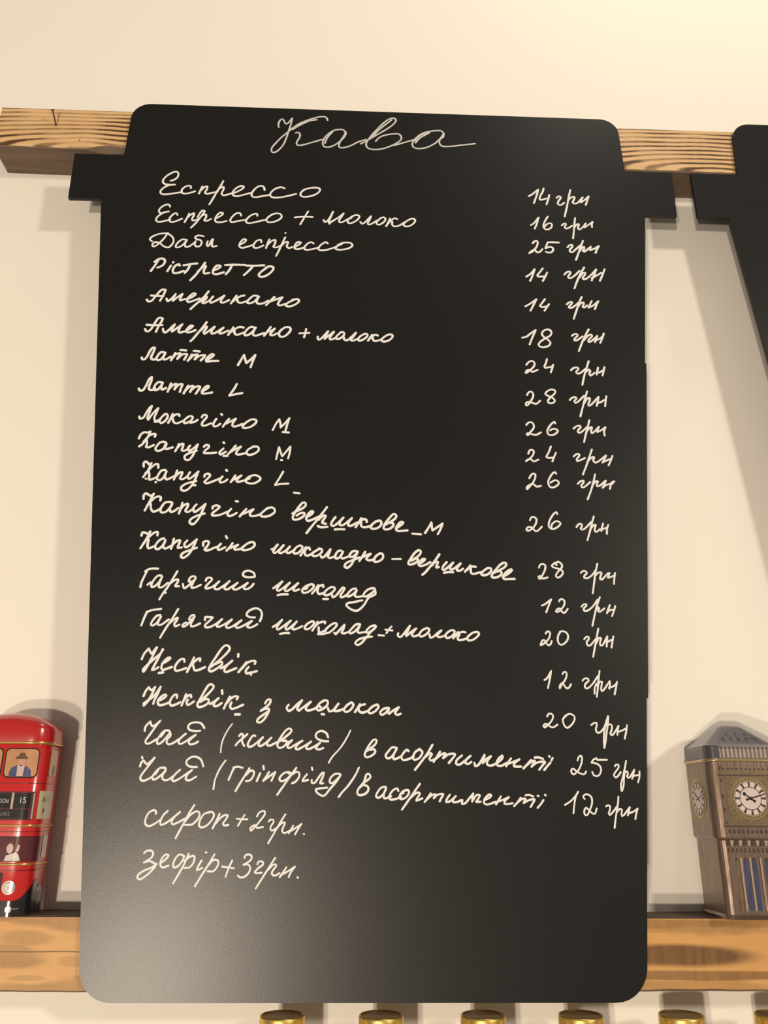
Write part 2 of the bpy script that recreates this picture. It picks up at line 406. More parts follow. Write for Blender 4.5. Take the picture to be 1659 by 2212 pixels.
('word', 2.18, '''
-552 5666 -550 5640 -532 5633 -502 5665 -454 5727
-454 5727 -470 5689 -485 5644
-485 5644 -446 5680 -398 5724
-398 5724 -426 5676 -437 5648 -420 5636 -376 5659
-325 5721 -357 5692 -376 5659 -360 5643 -324 5661 -296 5699 -309 5724 -337 5716
-300 5666 -295 5643 -266 5634 -235 5663 -183 5721
-183 5721 -210 5673 -230 5645 -218 5629 -165 5651
-101 5709 -138 5685 -161 5651 -149 5633 -109 5648 -72 5687 -77 5710 -109 5707
-24 5702 -44 5669 -64 5635
-52 5656 -12 5695 13 5703 29 5694
-19 5674 -15 5646 9 5633 66 5653
139 5711 98 5687 66 5649 83 5629 131 5641 168 5675 172 5703 147 5712 115 5699'''),
('word', 2.29, '''
-2213 5389 -2207 5371 -2184 5371 -2163 5404 -2142 5463 -2118 5499 -2099 5497
-2099 5497 -2109 5451 -2124 5405 -2121 5378 -2097 5369 -2075 5388
-2002 5449 -2034 5453 -2059 5425 -2074 5383 -2061 5364 -2030 5376 -2003 5422 -1996 5445
-2000 5431 -2009 5399 -2002 5372 -1972 5382 -1942 5405
-1902 5447 -1918 5406 -1935 5367
-1925 5389 -1893 5434 -1855 5444 -1857 5426 -1877 5384
-1873 5389 -1838 5431 -1790 5437 -1796 5414 -1811 5377
-1854 5481 -1828 5480 -1802 5476
-1743 5434 -1759 5397 -1776 5365
-1762 5385 -1730 5425 -1691 5435 -1697 5417 -1713 5383
-1711 5385 -1670 5422 -1619 5431 -1629 5405 -1654 5373
-1729 5475 -1700 5474 -1674 5469
-1595 5381 -1554 5412 -1536 5437 -1557 5443 -1583 5420 -1604 5383 -1595 5361 -1555 5369 -1488 5373'''),
('size_letter', 2.29, '''
-1299 5333 -1274 5388 -1248 5443
-1248 5443 -1235 5398 -1221 5357
-1221 5357 -1180 5399 -1142 5446
-1142 5446 -1162 5377 -1178 5313'''),
('word', 2.24, '''
-2206 5058 -2196 5039 -2165 5043 -2140 5095 -2119 5158 -2098 5181
-2098 5181 -2097 5141 -2112 5087 -2108 5052 -2080 5044 -2055 5066
-2003 5130 -2034 5129 -2058 5097 -2068 5062 -2053 5043 -2023 5058 -1996 5103 -1990 5126
-1995 5108 -1997 5072 -1987 5051 -1954 5071
-1912 5119 -1923 5074 -1935 5030
-1929 5056 -1894 5102 -1861 5116 -1866 5085 -1873 5058
-1872 5067 -1840 5107 -1805 5113 -1814 5073 -1822 5033
-1750 5101 -1769 5056 -1785 5018
-1776 5041 -1737 5088 -1702 5098 -1712 5071 -1726 5035
-1718 5053 -1678 5090 -1639 5092 -1652 5055 -1672 5017
-1608 5045 -1564 5079 -1558 5102 -1581 5097 -1606 5065 -1617 5034 -1598 5019 -1521 5034'''),
('size_letter', 2.17, '''
-1297 5131 -1317 5081 -1359 5005
-1359 5005 -1309 5020 -1240 5035'''),
('word', 2.12, '''
-2171 4767 -2164 4748 -2134 4756 -2109 4809 -2083 4861 -2067 4879
-2067 4879 -2079 4821 -2094 4763 -2086 4738
-2086 4738 -2051 4799 -2006 4857
-2006 4857 -2021 4799 -2032 4753 -2013 4725 -1974 4745
-2023 4717 -1998 4720
-1934 4802 -1966 4766 -1983 4732 -1966 4707 -1932 4727 -1910 4773 -1923 4802 -1948 4792
-1867 4803 -1883 4751 -1899 4711
-1889 4740 -1845 4792 -1810 4799 -1803 4782
-1862 4752 -1849 4718 -1817 4707 -1763 4735
-1716 4778 -1749 4749 -1756 4716 -1730 4713 -1692 4739 -1679 4773 -1701 4784 -1730 4770
-1695 4716 -1660 4726 -1633 4746
-1597 4775 -1583 4799 -1557 4797 -1551 4777 -1578 4736 -1591 4701 -1569 4687 -1505 4715
-1462 4761 -1484 4715 -1480 4687 -1451 4687 -1422 4711
-1419 4812 -1412 4803
-1344 4764 -1372 4724 -1395 4683
-1376 4710 -1331 4736 -1282 4766
-1282 4766 -1305 4725 -1308 4693 -1277 4689 -1217 4714
-1147 4758 -1187 4728 -1215 4687 -1193 4673 -1138 4689 -1094 4730 -1096 4759 -1132 4764 -1167 4746'''),
('size_letter', 1.96, '''
-935 4660 -908 4723 -879 4770
-879 4770 -866 4724 -863 4688
-863 4688 -825 4731 -786 4784
-786 4784 -804 4715 -817 4657
-842 4642 -785 4638'''),
('word', 2.09, '''
-2151 4546 -2137 4586 -2109 4609 -2083 4606 -2054 4616
-2054 4616 -2077 4548 -2112 4491 -2140 4466
-2107 4511 -2064 4571 -2026 4594 -2003 4589 -2008 4566
-2081 4537 -2071 4492 -2079 4464 -2053 4459 -2010 4482
-1917 4518 -1952 4512 -1979 4477 -1991 4444 -1969 4425 -1930 4439 -1898 4479 -1901 4509 -1932 4518
-1903 4496 -1912 4462 -1890 4446 -1836 4464
-1783 4499 -1795 4459 -1809 4426
-1801 4448 -1767 4493 -1743 4500 -1745 4466 -1752 4438 -1731 4431 -1690 4451
-1680 4484 -1698 4456 -1686 4432 -1648 4457 -1610 4497
-1610 4497 -1630 4435 -1651 4379 -1683 4340 -1714 4350 -1717 4383 -1674 4412 -1615 4436
-1553 4476 -1539 4493 -1513 4492 -1509 4471 -1535 4443 -1548 4415 -1492 4414 -1437 4420
-1374 4463 -1406 4424 -1395 4402 -1351 4430
-1378 4524 -1371 4517
-1368 4388 -1333 4389
-1264 4494 -1301 4443 -1331 4403
-1312 4426 -1262 4460 -1217 4484
-1217 4484 -1250 4438 -1253 4410 -1222 4406 -1162 4424
-1105 4486 -1149 4457 -1162 4424 -1136 4404 -1086 4420 -1052 4454 -1064 4487 -1110 4486'''),
('size_letter', 1.93, '''
-888 4369 -878 4430 -867 4486
-867 4486 -850 4436 -835 4398
-835 4398 -802 4443 -765 4494
-765 4494 -768 4433 -780 4377
-843 4360 -834 4358'''),
('word', 2.05, '''
-2078 4267 -2082 4300 -2069 4317 -2047 4307 -2025 4285 -2012 4302
-2012 4302 -2035 4230 -2073 4164
-2055 4202 -2012 4258 -1976 4292 -1951 4292 -1947 4259
-2029 4225 -2020 4187 -2016 4143 -1982 4150 -1944 4172
-2049 4151 -2044 4149
-1957 4120 -1954 4116
-1880 4239 -1915 4233 -1940 4189 -1947 4150 -1925 4137 -1893 4162 -1869 4223
-1873 4217 -1879 4174 -1861 4147 -1823 4164 -1797 4181
-1775 4236 -1785 4186 -1796 4146
-1789 4172 -1753 4214 -1728 4220 -1731 4193 -1743 4160 -1717 4152 -1675 4183
-1658 4222 -1675 4183 -1662 4156 -1625 4184 -1583 4229
-1583 4229 -1607 4152 -1636 4087 -1678 4045 -1718 4047 -1721 4079 -1674 4113 -1596 4136
-1632 4097 -1599 4096
-1526 4181 -1521 4203 -1491 4211 -1475 4193 -1502 4154 -1522 4130 -1499 4117 -1441 4139 -1383 4168
-1364 4185 -1386 4151 -1375 4127 -1340 4138 -1317 4158
-1334 4252 -1326 4241
-1249 4198 -1267 4165 -1285 4132
-1271 4152 -1228 4177 -1194 4199
-1194 4199 -1229 4160 -1225 4136 -1166 4151
-1151 4162 -1113 4195 -1063 4205 -1023 4181 -1030 4154 -1079 4125 -1139 4130 -1151 4153 -1117 4174'''),
('size_letter', 1.89, '''
-818 4246 -850 4179 -885 4115
-885 4113 -827 4125 -767 4129
-711 4043 -662 4037'''),
('word', 2.08, '''
-2048 3956 -2049 3989 -2033 4009 -2005 3995 -1986 3986 -1962 4006
-1962 4006 -1990 3933 -2025 3846
-2010 3890 -1965 3953 -1924 3982 -1896 3973 -1898 3944
-1979 3909 -1975 3871 -1954 3838 -1923 3844 -1886 3868
-1816 3932 -1851 3926 -1879 3887 -1888 3849 -1873 3829 -1834 3841 -1799 3889 -1791 3923 -1821 3932
-1796 3903 -1806 3865 -1794 3837 -1764 3847 -1731 3876
-1700 3924 -1709 3876 -1722 3824
-1714 3862 -1680 3906 -1650 3916 -1652 3887 -1667 3849 -1639 3840 -1596 3874
-1574 3913 -1598 3879 -1586 3841 -1544 3870 -1494 3919
-1494 3919 -1516 3856 -1545 3780 -1585 3727 -1617 3736 -1615 3769 -1565 3803 -1496 3828
-1429 3877 -1426 3896 -1395 3907 -1367 3893 -1392 3864 -1425 3834 -1424 3811 -1362 3817 -1293 3849
-1264 3876 -1292 3837 -1281 3809 -1242 3819 -1212 3839
-1227 3950 -1209 3947
-1130 3878 -1159 3840 -1183 3806
-1167 3825 -1115 3850 -1067 3875
-1067 3875 -1092 3841 -1090 3815 -1050 3813 -998 3831
-938 3892 -981 3853 -1001 3821 -978 3808 -925 3816 -878 3850 -880 3883 -907 3897 -943 3887'''),
('word', 2.15, '''
-717 3843 -685 3864 -634 3890 -602 3921 -607 3947 -631 3946 -663 3905 -694 3854 -712 3808 -700 3785 -653 3794 -612 3825 -613 3850 -646 3847 -678 3824
-592 3808 -551 3836 -533 3862 -552 3867 -579 3836 -592 3800 -577 3776 -530 3792 -479 3820
-411 3910 -452 3848 -502 3777 -547 3716 -584 3661
-483 3788 -442 3828 -420 3827 -432 3799 -449 3763 -416 3751
-486 3729 -453 3718 -401 3724
-333 3816 -360 3775 -369 3745 -349 3732 -303 3766 -262 3812
-262 3812 -289 3776 -293 3746 -265 3742 -218 3778 -186 3808
-186 3808 -213 3768 -217 3743 -189 3738 -138 3769
-334 3700 -292 3703 -250 3702
-100 3810 -123 3769 -151 3724
-133 3754 -86 3800 -57 3796 -52 3776
-100 3767 -102 3740 -75 3725 -19 3736
38 3788 0 3757 -17 3726 10 3712 57 3728 80 3763 66 3790 28 3782
104 3747 152 3775 199 3811 213 3841 189 3856 161 3830 123 3779 100 3734 109 3709 152 3715 185 3745 180 3770 152 3772
213 3721 256 3752 275 3777 251 3780 223 3746 210 3716 228 3696 311 3703'''),
('size_letter', 1.99, '''
355 3674 431 3669
469 3681 503 3736 527 3782
527 3782 531 3737 536 3707
536 3707 579 3738 627 3774
627 3774 607 3718 583 3673'''),
('word', 2.10, '''
-2030 3612 -2023 3641 -1999 3638 -1978 3628 -1956 3650
-1956 3650 -1987 3572 -2027 3494
-2009 3535 -1965 3598 -1921 3640 -1892 3646 -1891 3615
-1963 3572 -1968 3531 -1955 3495 -1904 3519
-1833 3590 -1866 3574 -1896 3532 -1897 3496 -1872 3490 -1836 3523 -1817 3575
-1820 3559 -1831 3518 -1814 3495 -1765 3519
-1745 3586 -1751 3540 -1761 3494
-1754 3527 -1719 3566 -1690 3572 -1697 3536 -1704 3505 -1670 3509
-1627 3573 -1649 3542 -1636 3511 -1599 3532 -1545 3585
-1545 3585 -1569 3518 -1602 3451 -1647 3414 -1670 3429 -1651 3460 -1595 3486 -1539 3508
-1484 3529 -1485 3560 -1456 3571 -1436 3561 -1448 3525 -1468 3494 -1440 3486 -1369 3519
-1332 3548 -1355 3516 -1343 3491 -1291 3517
-1292 3621 -1281 3600
-1230 3555 -1252 3518 -1277 3487
-1261 3506 -1219 3524 -1181 3542
-1181 3542 -1208 3514 -1202 3495 -1149 3507
-1149 3508 -1103 3552 -1055 3570 -1034 3543 -1062 3511 -1119 3492 -1149 3505 -1126 3531'''),
('word', 2.06, '''
-885 3506 -865 3514 -834 3549
-834 3549 -858 3514 -869 3483 -852 3473 -817 3503 -782 3544
-782 3544 -806 3511 -819 3484 -804 3471 -761 3496 -726 3532
-726 3532 -747 3504 -753 3481 -731 3475 -685 3502
-639 3545 -667 3529 -692 3494 -683 3471 -654 3475 -622 3507 -616 3534 -639 3546
-586 3530 -607 3491 -629 3453
-615 3477 -579 3519 -557 3527 -549 3508
-592 3492 -591 3465 -569 3452 -522 3474
-461 3517 -493 3501 -526 3474 -517 3451 -481 3455 -445 3487 -446 3514 -472 3519
-451 3452 -443 3437 -422 3445 -393 3480 -369 3515
-369 3515 -379 3480 -389 3449 -370 3434 -323 3454
-273 3505 -298 3501 -320 3470 -326 3439 -304 3432 -275 3455 -257 3494
-261 3486 -275 3455 -260 3432 -209 3451
-147 3504 -173 3499 -198 3468 -194 3449 -165 3453 -136 3484 -129 3500
-128 3496 -150 3446 -178 3384 -214 3349 -240 3360 -226 3391 -179 3415 -113 3443
-62 3497 -84 3458 -112 3412
-92 3445 -54 3463 -14 3479
-14 3477 -43 3448 -50 3428 -20 3419 20 3430
75 3484 42 3468 16 3429 24 3407 61 3413 94 3442 93 3477 67 3486'''),
('dash', 1.81, '''
178 3435 252 3437'''),
('word', 2.11, '''
333 3420 386 3449 421 3482 429 3510 410 3521 375 3493 341 3444 319 3404 329 3387 371 3397 402 3422 400 3441 375 3439 356 3425
413 3393 447 3415 467 3439 447 3440 421 3414 409 3389 428 3375 470 3387 512 3412
594 3485 558 3432 508 3368 469 3320 442 3296
523 3380 558 3416 581 3413 569 3385 565 3365 586 3369
657 3414 630 3382 618 3354 633 3343 672 3371 715 3411
715 3411 691 3379 687 3355 706 3348 745 3376 780 3404
780 3404 752 3368 748 3341 770 3337 801 3357
633 3317 675 3325 713 3324
867 3386 843 3358 816 3330
834 3348 882 3378 913 3375
870 3358 869 3327 888 3311 957 3328
1027 3369 992 3349 961 3317 975 3301 1018 3310 1049 3342 1046 3365 1016 3367
1064 3322 1118 3347 1166 3375 1186 3403 1168 3419 1132 3399 1088 3350 1052 3302 1062 3281 1108 3288 1140 3316 1133 3339 1103 3339
1151 3292 1202 3321 1234 3353 1215 3356 1179 3328 1153 3292 1161 3270 1199 3270 1253 3272'''),
('word', 1.90, '''
-1950 3286 -1970 3233 -1986 3185 -1990 3147
-1965 3286 -1938 3305 -1899 3313 -1856 3312
-1931 3168 -1908 3190
-1821 3251 -1850 3250 -1879 3216 -1899 3171 -1893 3149 -1866 3157 -1834 3195 -1813 3240
-1819 3228 -1832 3183 -1833 3150 -1807 3147 -1758 3188
-1688 3291 -1721 3223 -1764 3140 -1795 3088 -1818 3040
-1789 3103 -1771 3099
-1749 3174 -1699 3215 -1674 3217 -1679 3190 -1694 3160 -1662 3158
-1631 3179 -1617 3142 -1587 3161 -1547 3203 -1525 3233 -1537 3248 -1565 3244 -1581 3217 -1576 3199 -1544 3205
-1535 3214 -1552 3173 -1553 3147 -1521 3151 -1477 3174
-1437 3212 -1428 3235 -1399 3239 -1383 3224 -1406 3194 -1432 3160 -1427 3142 -1378 3157 -1321 3207
-1321 3207 -1350 3169 -1356 3143 -1327 3138 -1279 3170 -1231 3212
-1231 3212 -1258 3178 -1273 3148 -1248 3137 -1206 3164 -1162 3198
-1162 3198 -1185 3172 -1198 3145 -1172 3137 -1120 3165 -1075 3199
-1075 3199 -1095 3173 -1104 3147 -1079 3142 -1044 3163 -1024 3189
-1018 3264 -1030 3290 -1071 3307 -1110 3297 -1121 3270 -1100 3252 -1060 3248 -1017 3253'''),
('word', 1.94, '''
-852 3154 -819 3181 -777 3215
-777 3215 -804 3178 -821 3144 -802 3133 -760 3163 -712 3205
-712 3205 -739 3171 -752 3141 -734 3130 -688 3161 -639 3203
-639 3203 -667 3169 -680 3142 -662 3135 -630 3147
-811 3093 -772 3101 -725 3102
-534 3193 -569 3178 -601 3143 -592 3118 -549 3126 -511 3160 -504 3186 -526 3195 -551 3182
-576 3151 -558 3163
-465 3187 -485 3153 -516 3111
-499 3135 -457 3176 -425 3191 -421 3172
-464 3161 -470 3131 -455 3109 -408 3120
-344 3174 -377 3158 -412 3120 -400 3098 -361 3110 -322 3148 -326 3170 -355 3172
-417 3065 -378 3065
-343 3107 -335 3081 -306 3100 -275 3141 -250 3171
-250 3171 -235 3164 -249 3134 -270 3100 -259 3082 -209 3107
-137 3162 -166 3158 -198 3128 -216 3097 -201 3090 -165 3109 -130 3147
-133 3140 -147 3106 -129 3088 -71 3098
8 3168 -25 3160 -60 3130 -71 3100 -49 3093 -6 3119 26 3150 26 3165 8 3170
29 3154 29 3114 -27 3082 -63 3022 -105 2977 -141 2966 -184 2983 -217 3012 -207 3031 -150 3043 -81 3059'''),
('word', 1.86, '''
-1911 2932 -1930 2878 -1948 2812
-1915 2928 -1866 2947 -1796 2957
-1798 2905 -1826 2897 -1854 2861 -1868 2828 -1856 2812 -1820 2836 -1790 2890
-1791 2890 -1807 2850 -1808 2822 -1780 2822 -1723 2866
-1651 2958 -1684 2892 -1732 2805 -1762 2747 -1779 2710
-1711 2837 -1668 2874 -1648 2882 -1656 2856 -1671 2831 -1662 2809 -1628 2824
-1574 2843 -1600 2825 -1599 2807 -1571 2818 -1533 2862 -1506 2895 -1512 2909 -1536 2901 -1551 2872 -1540 2862 -1516 2873
-1516 2869 -1531 2836 -1528 2811 -1500 2814 -1456 2836
-1416 2867 -1416 2892 -1387 2893 -1354 2890 -1377 2860 -1410 2827 -1408 2806 -1373 2806 -1325 2832 -1272 2876
-1272 2876 -1301 2843 -1314 2818 -1295 2810 -1248 2833 -1190 2874
-1190 2874 -1223 2837 -1235 2812 -1213 2801 -1162 2827 -1108 2868
-1108 2868 -1141 2835 -1154 2813 -1132 2803 -1084 2825 -1019 2865
-1019 2865 -1046 2836 -1055 2814 -1033 2806 -999 2819 -971 2837
-996 2896 -1032 2896 -1065 2912 -1059 2941 -1022 2967 -983 2974 -950 2957 -937 2925 -942 2888 -951 2863'''),
('word', 1.86, '''
-838 2816 -803 2838 -764 2877
-764 2877 -788 2841 -805 2808 -792 2793 -749 2823 -689 2872
-689 2872 -717 2836 -730 2806 -715 2794 -678 2824 -638 2864
-638 2864 -663 2831 -674 2803 -659 2795 -618 2810 -589 2826
-775 2757 -734 2764 -699 2764
-502 2869 -537 2854 -565 2823 -564 2802 -535 2802 -500 2833 -489 2860 -508 2870
-460 2864 -479 2827 -502 2788
-489 2812 -453 2852 -412 2867 -395 2865 -397 2853
-449 2817 -447 2789 -444 2769 -415 2780 -386 2795
-453 2758 -400 2761
-322 2854 -352 2835 -386 2801 -391 2771 -362 2772 -321 2805 -295 2839 -305 2855 -328 2852
-314 2772 -302 2761 -273 2794 -230 2843
-230 2843 -238 2807 -252 2776 -231 2768 -184 2786
-102 2851 -132 2847 -161 2817 -187 2783 -175 2768 -137 2790 -102 2833 -96 2848
-101 2830 -116 2796 -107 2775 -53 2783
27 2840 -6 2831 -38 2800 -44 2779 -17 2783 24 2810 39 2835 24 2843
36 2825 -5 2783 -46 2731 -81 2689 -114 2671 -135 2688 -106 2718 -58 2734 7 2744'''),
('plus_sign', 1.72, '''
62 2757 110 2754
120 2806 150 2802 180 2799
173 2833 147 2805 130 2775'''),
('word', 1.87, '''
230 2776 227 2756 247 2743 274 2767 331 2842
331 2842 314 2801 297 2767 300 2753
300 2753 341 2788 384 2819
384 2819 357 2788 347 2764 367 2751 414 2769
472 2823 438 2806 411 2772 421 2750 457 2762 491 2793 495 2817 475 2825
498 2770 504 2743 531 2750 561 2777 599 2805
599 2805 575 2778 564 2754 588 2747 638 2765
693 2810 662 2796 635 2765 645 2741 682 2752 713 2786 710 2806 686 2809
743 2793 722 2766 701 2739
715 2756 756 2787 790 2797 807 2791
756 2767 738 2746 741 2729 768 2725 822 2740
887 2795 857 2781 822 2747 828 2724 869 2728 910 2759 924 2782 908 2797 877 2792'''),
('word', 1.95, '''
-1914 2528 -1898 2574 -1864 2616
-1864 2616 -1851 2592 -1836 2574 -1820 2596 -1799 2628
-1799 2628 -1827 2554 -1860 2476 -1888 2424 -1895 2441 -1874 2469 -1817 2526 -1766 2575 -1745 2611
-1749 2614 -1777 2540 -1808 2470 -1819 2439 -1795 2446 -1769 2462
-1744 2490 -1705 2513 -1679 2538 -1697 2541 -1732 2506 -1745 2464 -1732 2440 -1699 2451 -1659 2465
-1761 2415 -1727 2419
-1559 2511 -1564 2532 -1592 2529 -1623 2493 -1634 2458 -1621 2434 -1584 2442 -1540 2458
-1482 2547 -1499 2502 -1530 2425
-1510 2472 -1466 2523 -1432 2541 -1430 2517
-1487 2488 -1479 2467 -1466 2440 -1428 2447 -1385 2468
-1343 2465 -1287 2511 -1222 2575 -1190 2622 -1206 2650 -1234 2649 -1267 2610 -1304 2546 -1341 2483 -1350 2444 -1327 2434 -1277 2463 -1244 2495 -1253 2515 -1287 2501 -1330 2483
-1252 2460 -1209 2484 -1163 2524
-1163 2524 -1202 2485 -1223 2446 -1208 2429 -1171 2443 -1124 2463
-1115 2580 -1115 2559
-1043 2515 -1069 2476 -1104 2430
-1083 2455 -1036 2508 -988 2526 -967 2519 -973 2501
-1023 2473 -1043 2445 -1038 2421 -996 2428 -952 2440
-999 2412 -998 2409'''),
('word', 1.91, '''
-1868 2226 -1853 2267 -1832 2297
-1832 2297 -1820 2281 -1802 2274 -1781 2298
-1781 2298 -1802 2237 -1830 2182 -1858 2148 -1861 2165 -1825 2192 -1774 2237 -1739 2295
-1736 2302 -1755 2244 -1777 2189 -1782 2164
-1736 2191 -1700 2211 -1682 2231 -1699 2238 -1731 2214 -1747 2183 -1736 2155 -1702 2156 -1662 2172
-1594 2215 -1597 2239 -1620 2235 -1641 2204 -1649 2174 -1633 2150 -1596 2161 -1565 2178
-1522 2243 -1535 2202 -1551 2153
-1540 2184 -1513 2226 -1483 2237 -1478 2220
-1504 2199 -1512 2175 -1497 2157 -1452 2186
-1414 2187 -1362 2228 -1318 2276 -1300 2307 -1319 2327 -1345 2317 -1373 2269 -1402 2210 -1422 2163 -1410 2141 -1370 2150 -1334 2177 -1337 2204 -1367 2204 -1400 2183
-1320 2167 -1284 2188 -1252 2215
-1252 2215 -1283 2181 -1288 2154 -1261 2151 -1225 2175
-1230 2278 -1225 2251
-1160 2227 -1181 2186 -1204 2131
-1193 2163 -1155 2210 -1119 2231 -1094 2227 -1103 2207
-1146 2179 -1154 2149 -1139 2129 -1102 2139 -1049 2163
-1109 2085 -1071 2086'''),
('word', 1.84, '''
-869 2177 -850 2206 -825 2206 -832 2174 -863 2145 -901 2116
-901 2116 -867 2131 -838 2134 -835 2113 -867 2052 -902 2023 -927 2031 -912 2059 -873 2088 -833 2118'''),
('word', 1.91, '''
-675 2167 -690 2143 -672 2118 -640 2135 -601 2176 -565 2205
-565 2205 -588 2168 -603 2135 -586 2121
-586 2123 -538 2160 -494 2193
-494 2193 -521 2161 -533 2136 -512 2122 -463 2137 -430 2158
-378 2207 -415 2186 -442 2149 -433 2125 -396 2134 -356 2171 -357 2203 -386 2207
-422 2158 -409 2150
-400 2095 -380 2093
-351 2146 -338 2118 -305 2130 -265 2180
-265 2180 -289 2143 -297 2122 -264 2123 -218 2139
-165 2189 -198 2164 -218 2131 -201 2114 -164 2132 -140 2173 -157 2191
-86 2178 -106 2145 -127 2114
-115 2134 -78 2169 -45 2178
-98 2153 -94 2125 -64 2110 -11 2129
47 2175 14 2158 -15 2125 -2 2105 39 2122 68 2159 55 2177
147 2151 110 2143 81 2114 93 2094 127 2111 155 2147
155 2147 147 2115 156 2103
156 2103 185 2127 235 2156
235 2156 214 2128 205 2107 226 2095 251 2105'''),
('word', 1.68, '''
-1829 1948 -1830 1970 -1813 2000 -1791 2020
-1791 2020 -1785 2001 -1769 1984 -1745 1998 -1712 2029
-1712 2029 -1749 1976 -1787 1915 -1814 1871 -1809 1850 -1781 1850 -1726 1884
-1634 1950 -1662 1952 -1688 1933 -1715 1891 -1723 1861 -1710 1845 -1681 1862 -1646 1906 -1624 1939 -1636 1951
-1672 1937 -1696 1903
-1624 1936 -1619 1911 -1641 1884 -1644 1857 -1624 1843 -1586 1857 -1546 1886
-1497 1929 -1533 1896 -1550 1866 -1537 1847 -1502 1861 -1460 1891 -1417 1919
-1417 1919 -1448 1891 -1468 1864 -1456 1845 -1422 1850 -1393 1867
-1383 1952 -1419 1949 -1465 1957 -1483 1979 -1469 2007 -1425 2019 -1379 2010 -1351 1975'''),
('bracket', 1.16, '''
-1127 2009 -1160 1960 -1190 1894 -1203 1839 -1204 1784'''),
('word', 1.74, '''
-1064 1915 -1047 1933 -1033 1919 -1040 1880 -1029 1852 -1019 1837
-1000 1929 -1037 1894 -1068 1866 -1088 1841
-934 1916 -952 1919 -975 1887 -991 1849 -979 1830 -944 1842 -871 1906
-871 1906 -895 1874 -904 1846 -889 1836 -847 1861 -803 1903
-803 1903 -826 1875 -836 1850 -814 1840 -757 1868
-743 1871 -697 1904 -652 1943 -642 1965 -661 1977 -689 1961 -720 1918 -746 1869 -751 1840 -733 1823 -701 1834 -677 1862 -682 1880 -711 1879
-677 1861 -635 1884
-635 1884 -663 1855 -669 1831 -650 1824 -608 1849 -551 1881
-551 1881 -587 1852 -603 1824 -585 1814 -535 1839 -479 1875
-479 1875 -510 1846 -517 1822 -491 1818 -441 1843 -406 1868
-406 1868 -430 1843 -437 1822 -411 1814 -379 1826
-342 1911 -357 1943 -394 1960 -430 1949 -444 1921 -425 1896 -385 1882 -341 1879'''),
('bracket', 1.29, '''
-161 1966 -189 1909 -238 1831 -301 1761 -332 1711'''),
('word', 1.74, '''
-32 1803 3 1825 44 1860 54 1890 33 1896 3 1864 -27 1815 -42 1775 -21 1756 24 1776 44 1801 34 1820 3 1815'''),
('word', 1.80, '''
218 1832 182 1836 152 1806 128 1772 147 1750 182 1767 218 1822
213 1817 193 1777 198 1743 254 1765
315 1808 300 1818 274 1793 257 1763 269 1739 310 1744 356 1766
408 1824 372 1803 351 1764 361 1740 402 1755 428 1799 403 1826
511 1859 474 1799 422 1730 366 1662
441 1755 484 1790 505 1785 484 1750 494 1736 527 1746
572 1805 546 1766 519 1726
533 1746 587 1786 616 1791 599 1759
597 1756 643 1786 695 1787 668 1747 642 1718
751 1777 709 1743 703 1713 729 1706 776 1738 821 1775
821 1775 786 1745 778 1719 801 1712 827 1729
852 1719 857 1697 888 1710 936 1784
936 1784 930 1749 919 1720
919 1720 956 1754 988 1774
987 1772 961 1740 954 1710 990 1701 1042 1724
1047 1729 1074 1751 1085 1770 1065 1770 1037 1736 1036 1706 1067 1699 1114 1721
1078 1779 1082 1777
1152 1758 1124 1722 1110 1697
1124 1715 1171 1732 1221 1751
1221 1751 1181 1722 1175 1697 1231 1695
1316 1748 1283 1713 1251 1681
1267 1696 1315 1733 1346 1738 1318 1694
1318 1697 1367 1728 1429 1734 1406 1704 1379 1672
1348 1766 1379 1768 1415 1756
1475 1729 1447 1700 1420 1670
1467 1778 1469 1774
1495 1765 1484 1746'''),
('word', 1.64, '''
-1838 1672 -1833 1698 -1816 1717
-1816 1717 -1798 1698 -1785 1687 -1757 1710 -1729 1740
-1729 1740 -1769 1680 -1816 1612 -1827 1583 -1811 1562 -1773 1570 -1726 1600
-1830 1743 -1826 1734
-1635 1659 -1674 1662 -1703 1639 -1730 1598 -1727 1572 -1697 1580 -1654 1617 -1631 1651 -1644 1666
-1692 1643 -1712 1612
-1632 1640 -1653 1606 -1646 1573 -1611 1569 -1564 1601
-1518 1648 -1553 1614 -1574 1581 -1564 1561 -1527 1574 -1468 1615 -1424 1645
-1424 1645 -1460 1608 -1465 1574 -1433 1569 -1385 1597
-1387 1670 -1434 1671 -1469 1690 -1470 1720 -1433 1747 -1394 1747 -1357 1725 -1335 1676'''),
('bracket', 1.38, '''
-1161 1723 -1200 1662 -1233 1580 -1242 1502'''),
('word', 1.64, '''
-1087 1671 -1104 1633 -1127 1573
-1095 1667 -1060 1675 -1021 1667
-966 1664 -1001 1604 -1036 1544 -1067 1488
-995 1608 -957 1645 -929 1638 -931 1608 -953 1574 -987 1565
-878 1627 -891 1594 -902 1567
-856 1682 -850 1658
-808 1635 -829 1602 -851 1568
-851 1568 -806 1602 -757 1636
-757 1636 -771 1602 -785 1570
-639 1625 -675 1635 -709 1610 -722 1584 -707 1567 -668 1580 -639 1609 -632 1629 -658 1638
-590 1671 -635 1608 -686 1533 -734 1464
-622 1620 -589 1639 -565 1630 -567 1598 -592 1565 -619 1552
-504 1621 -527 1591 -536 1569 -493 1578
-466 1674 -461 1655
-463 1578 -462 1557 -439 1557 -413 1592 -381 1634 -368 1634
-368 1631 -377 1599 -395 1554 -371 1554
-243 1626 -279 1625 -312 1596 -320 1564 -298 1555 -258 1587 -232 1620 -246 1629
-232 1620 -262 1571 -310 1517 -349 1469 -375 1459 -416 1481 -429 1503 -411 1512 -337 1521'''),
('bracket', 1.64, '''
-87 1676 -113 1621 -165 1544 -218 1486 -244 1451'''),
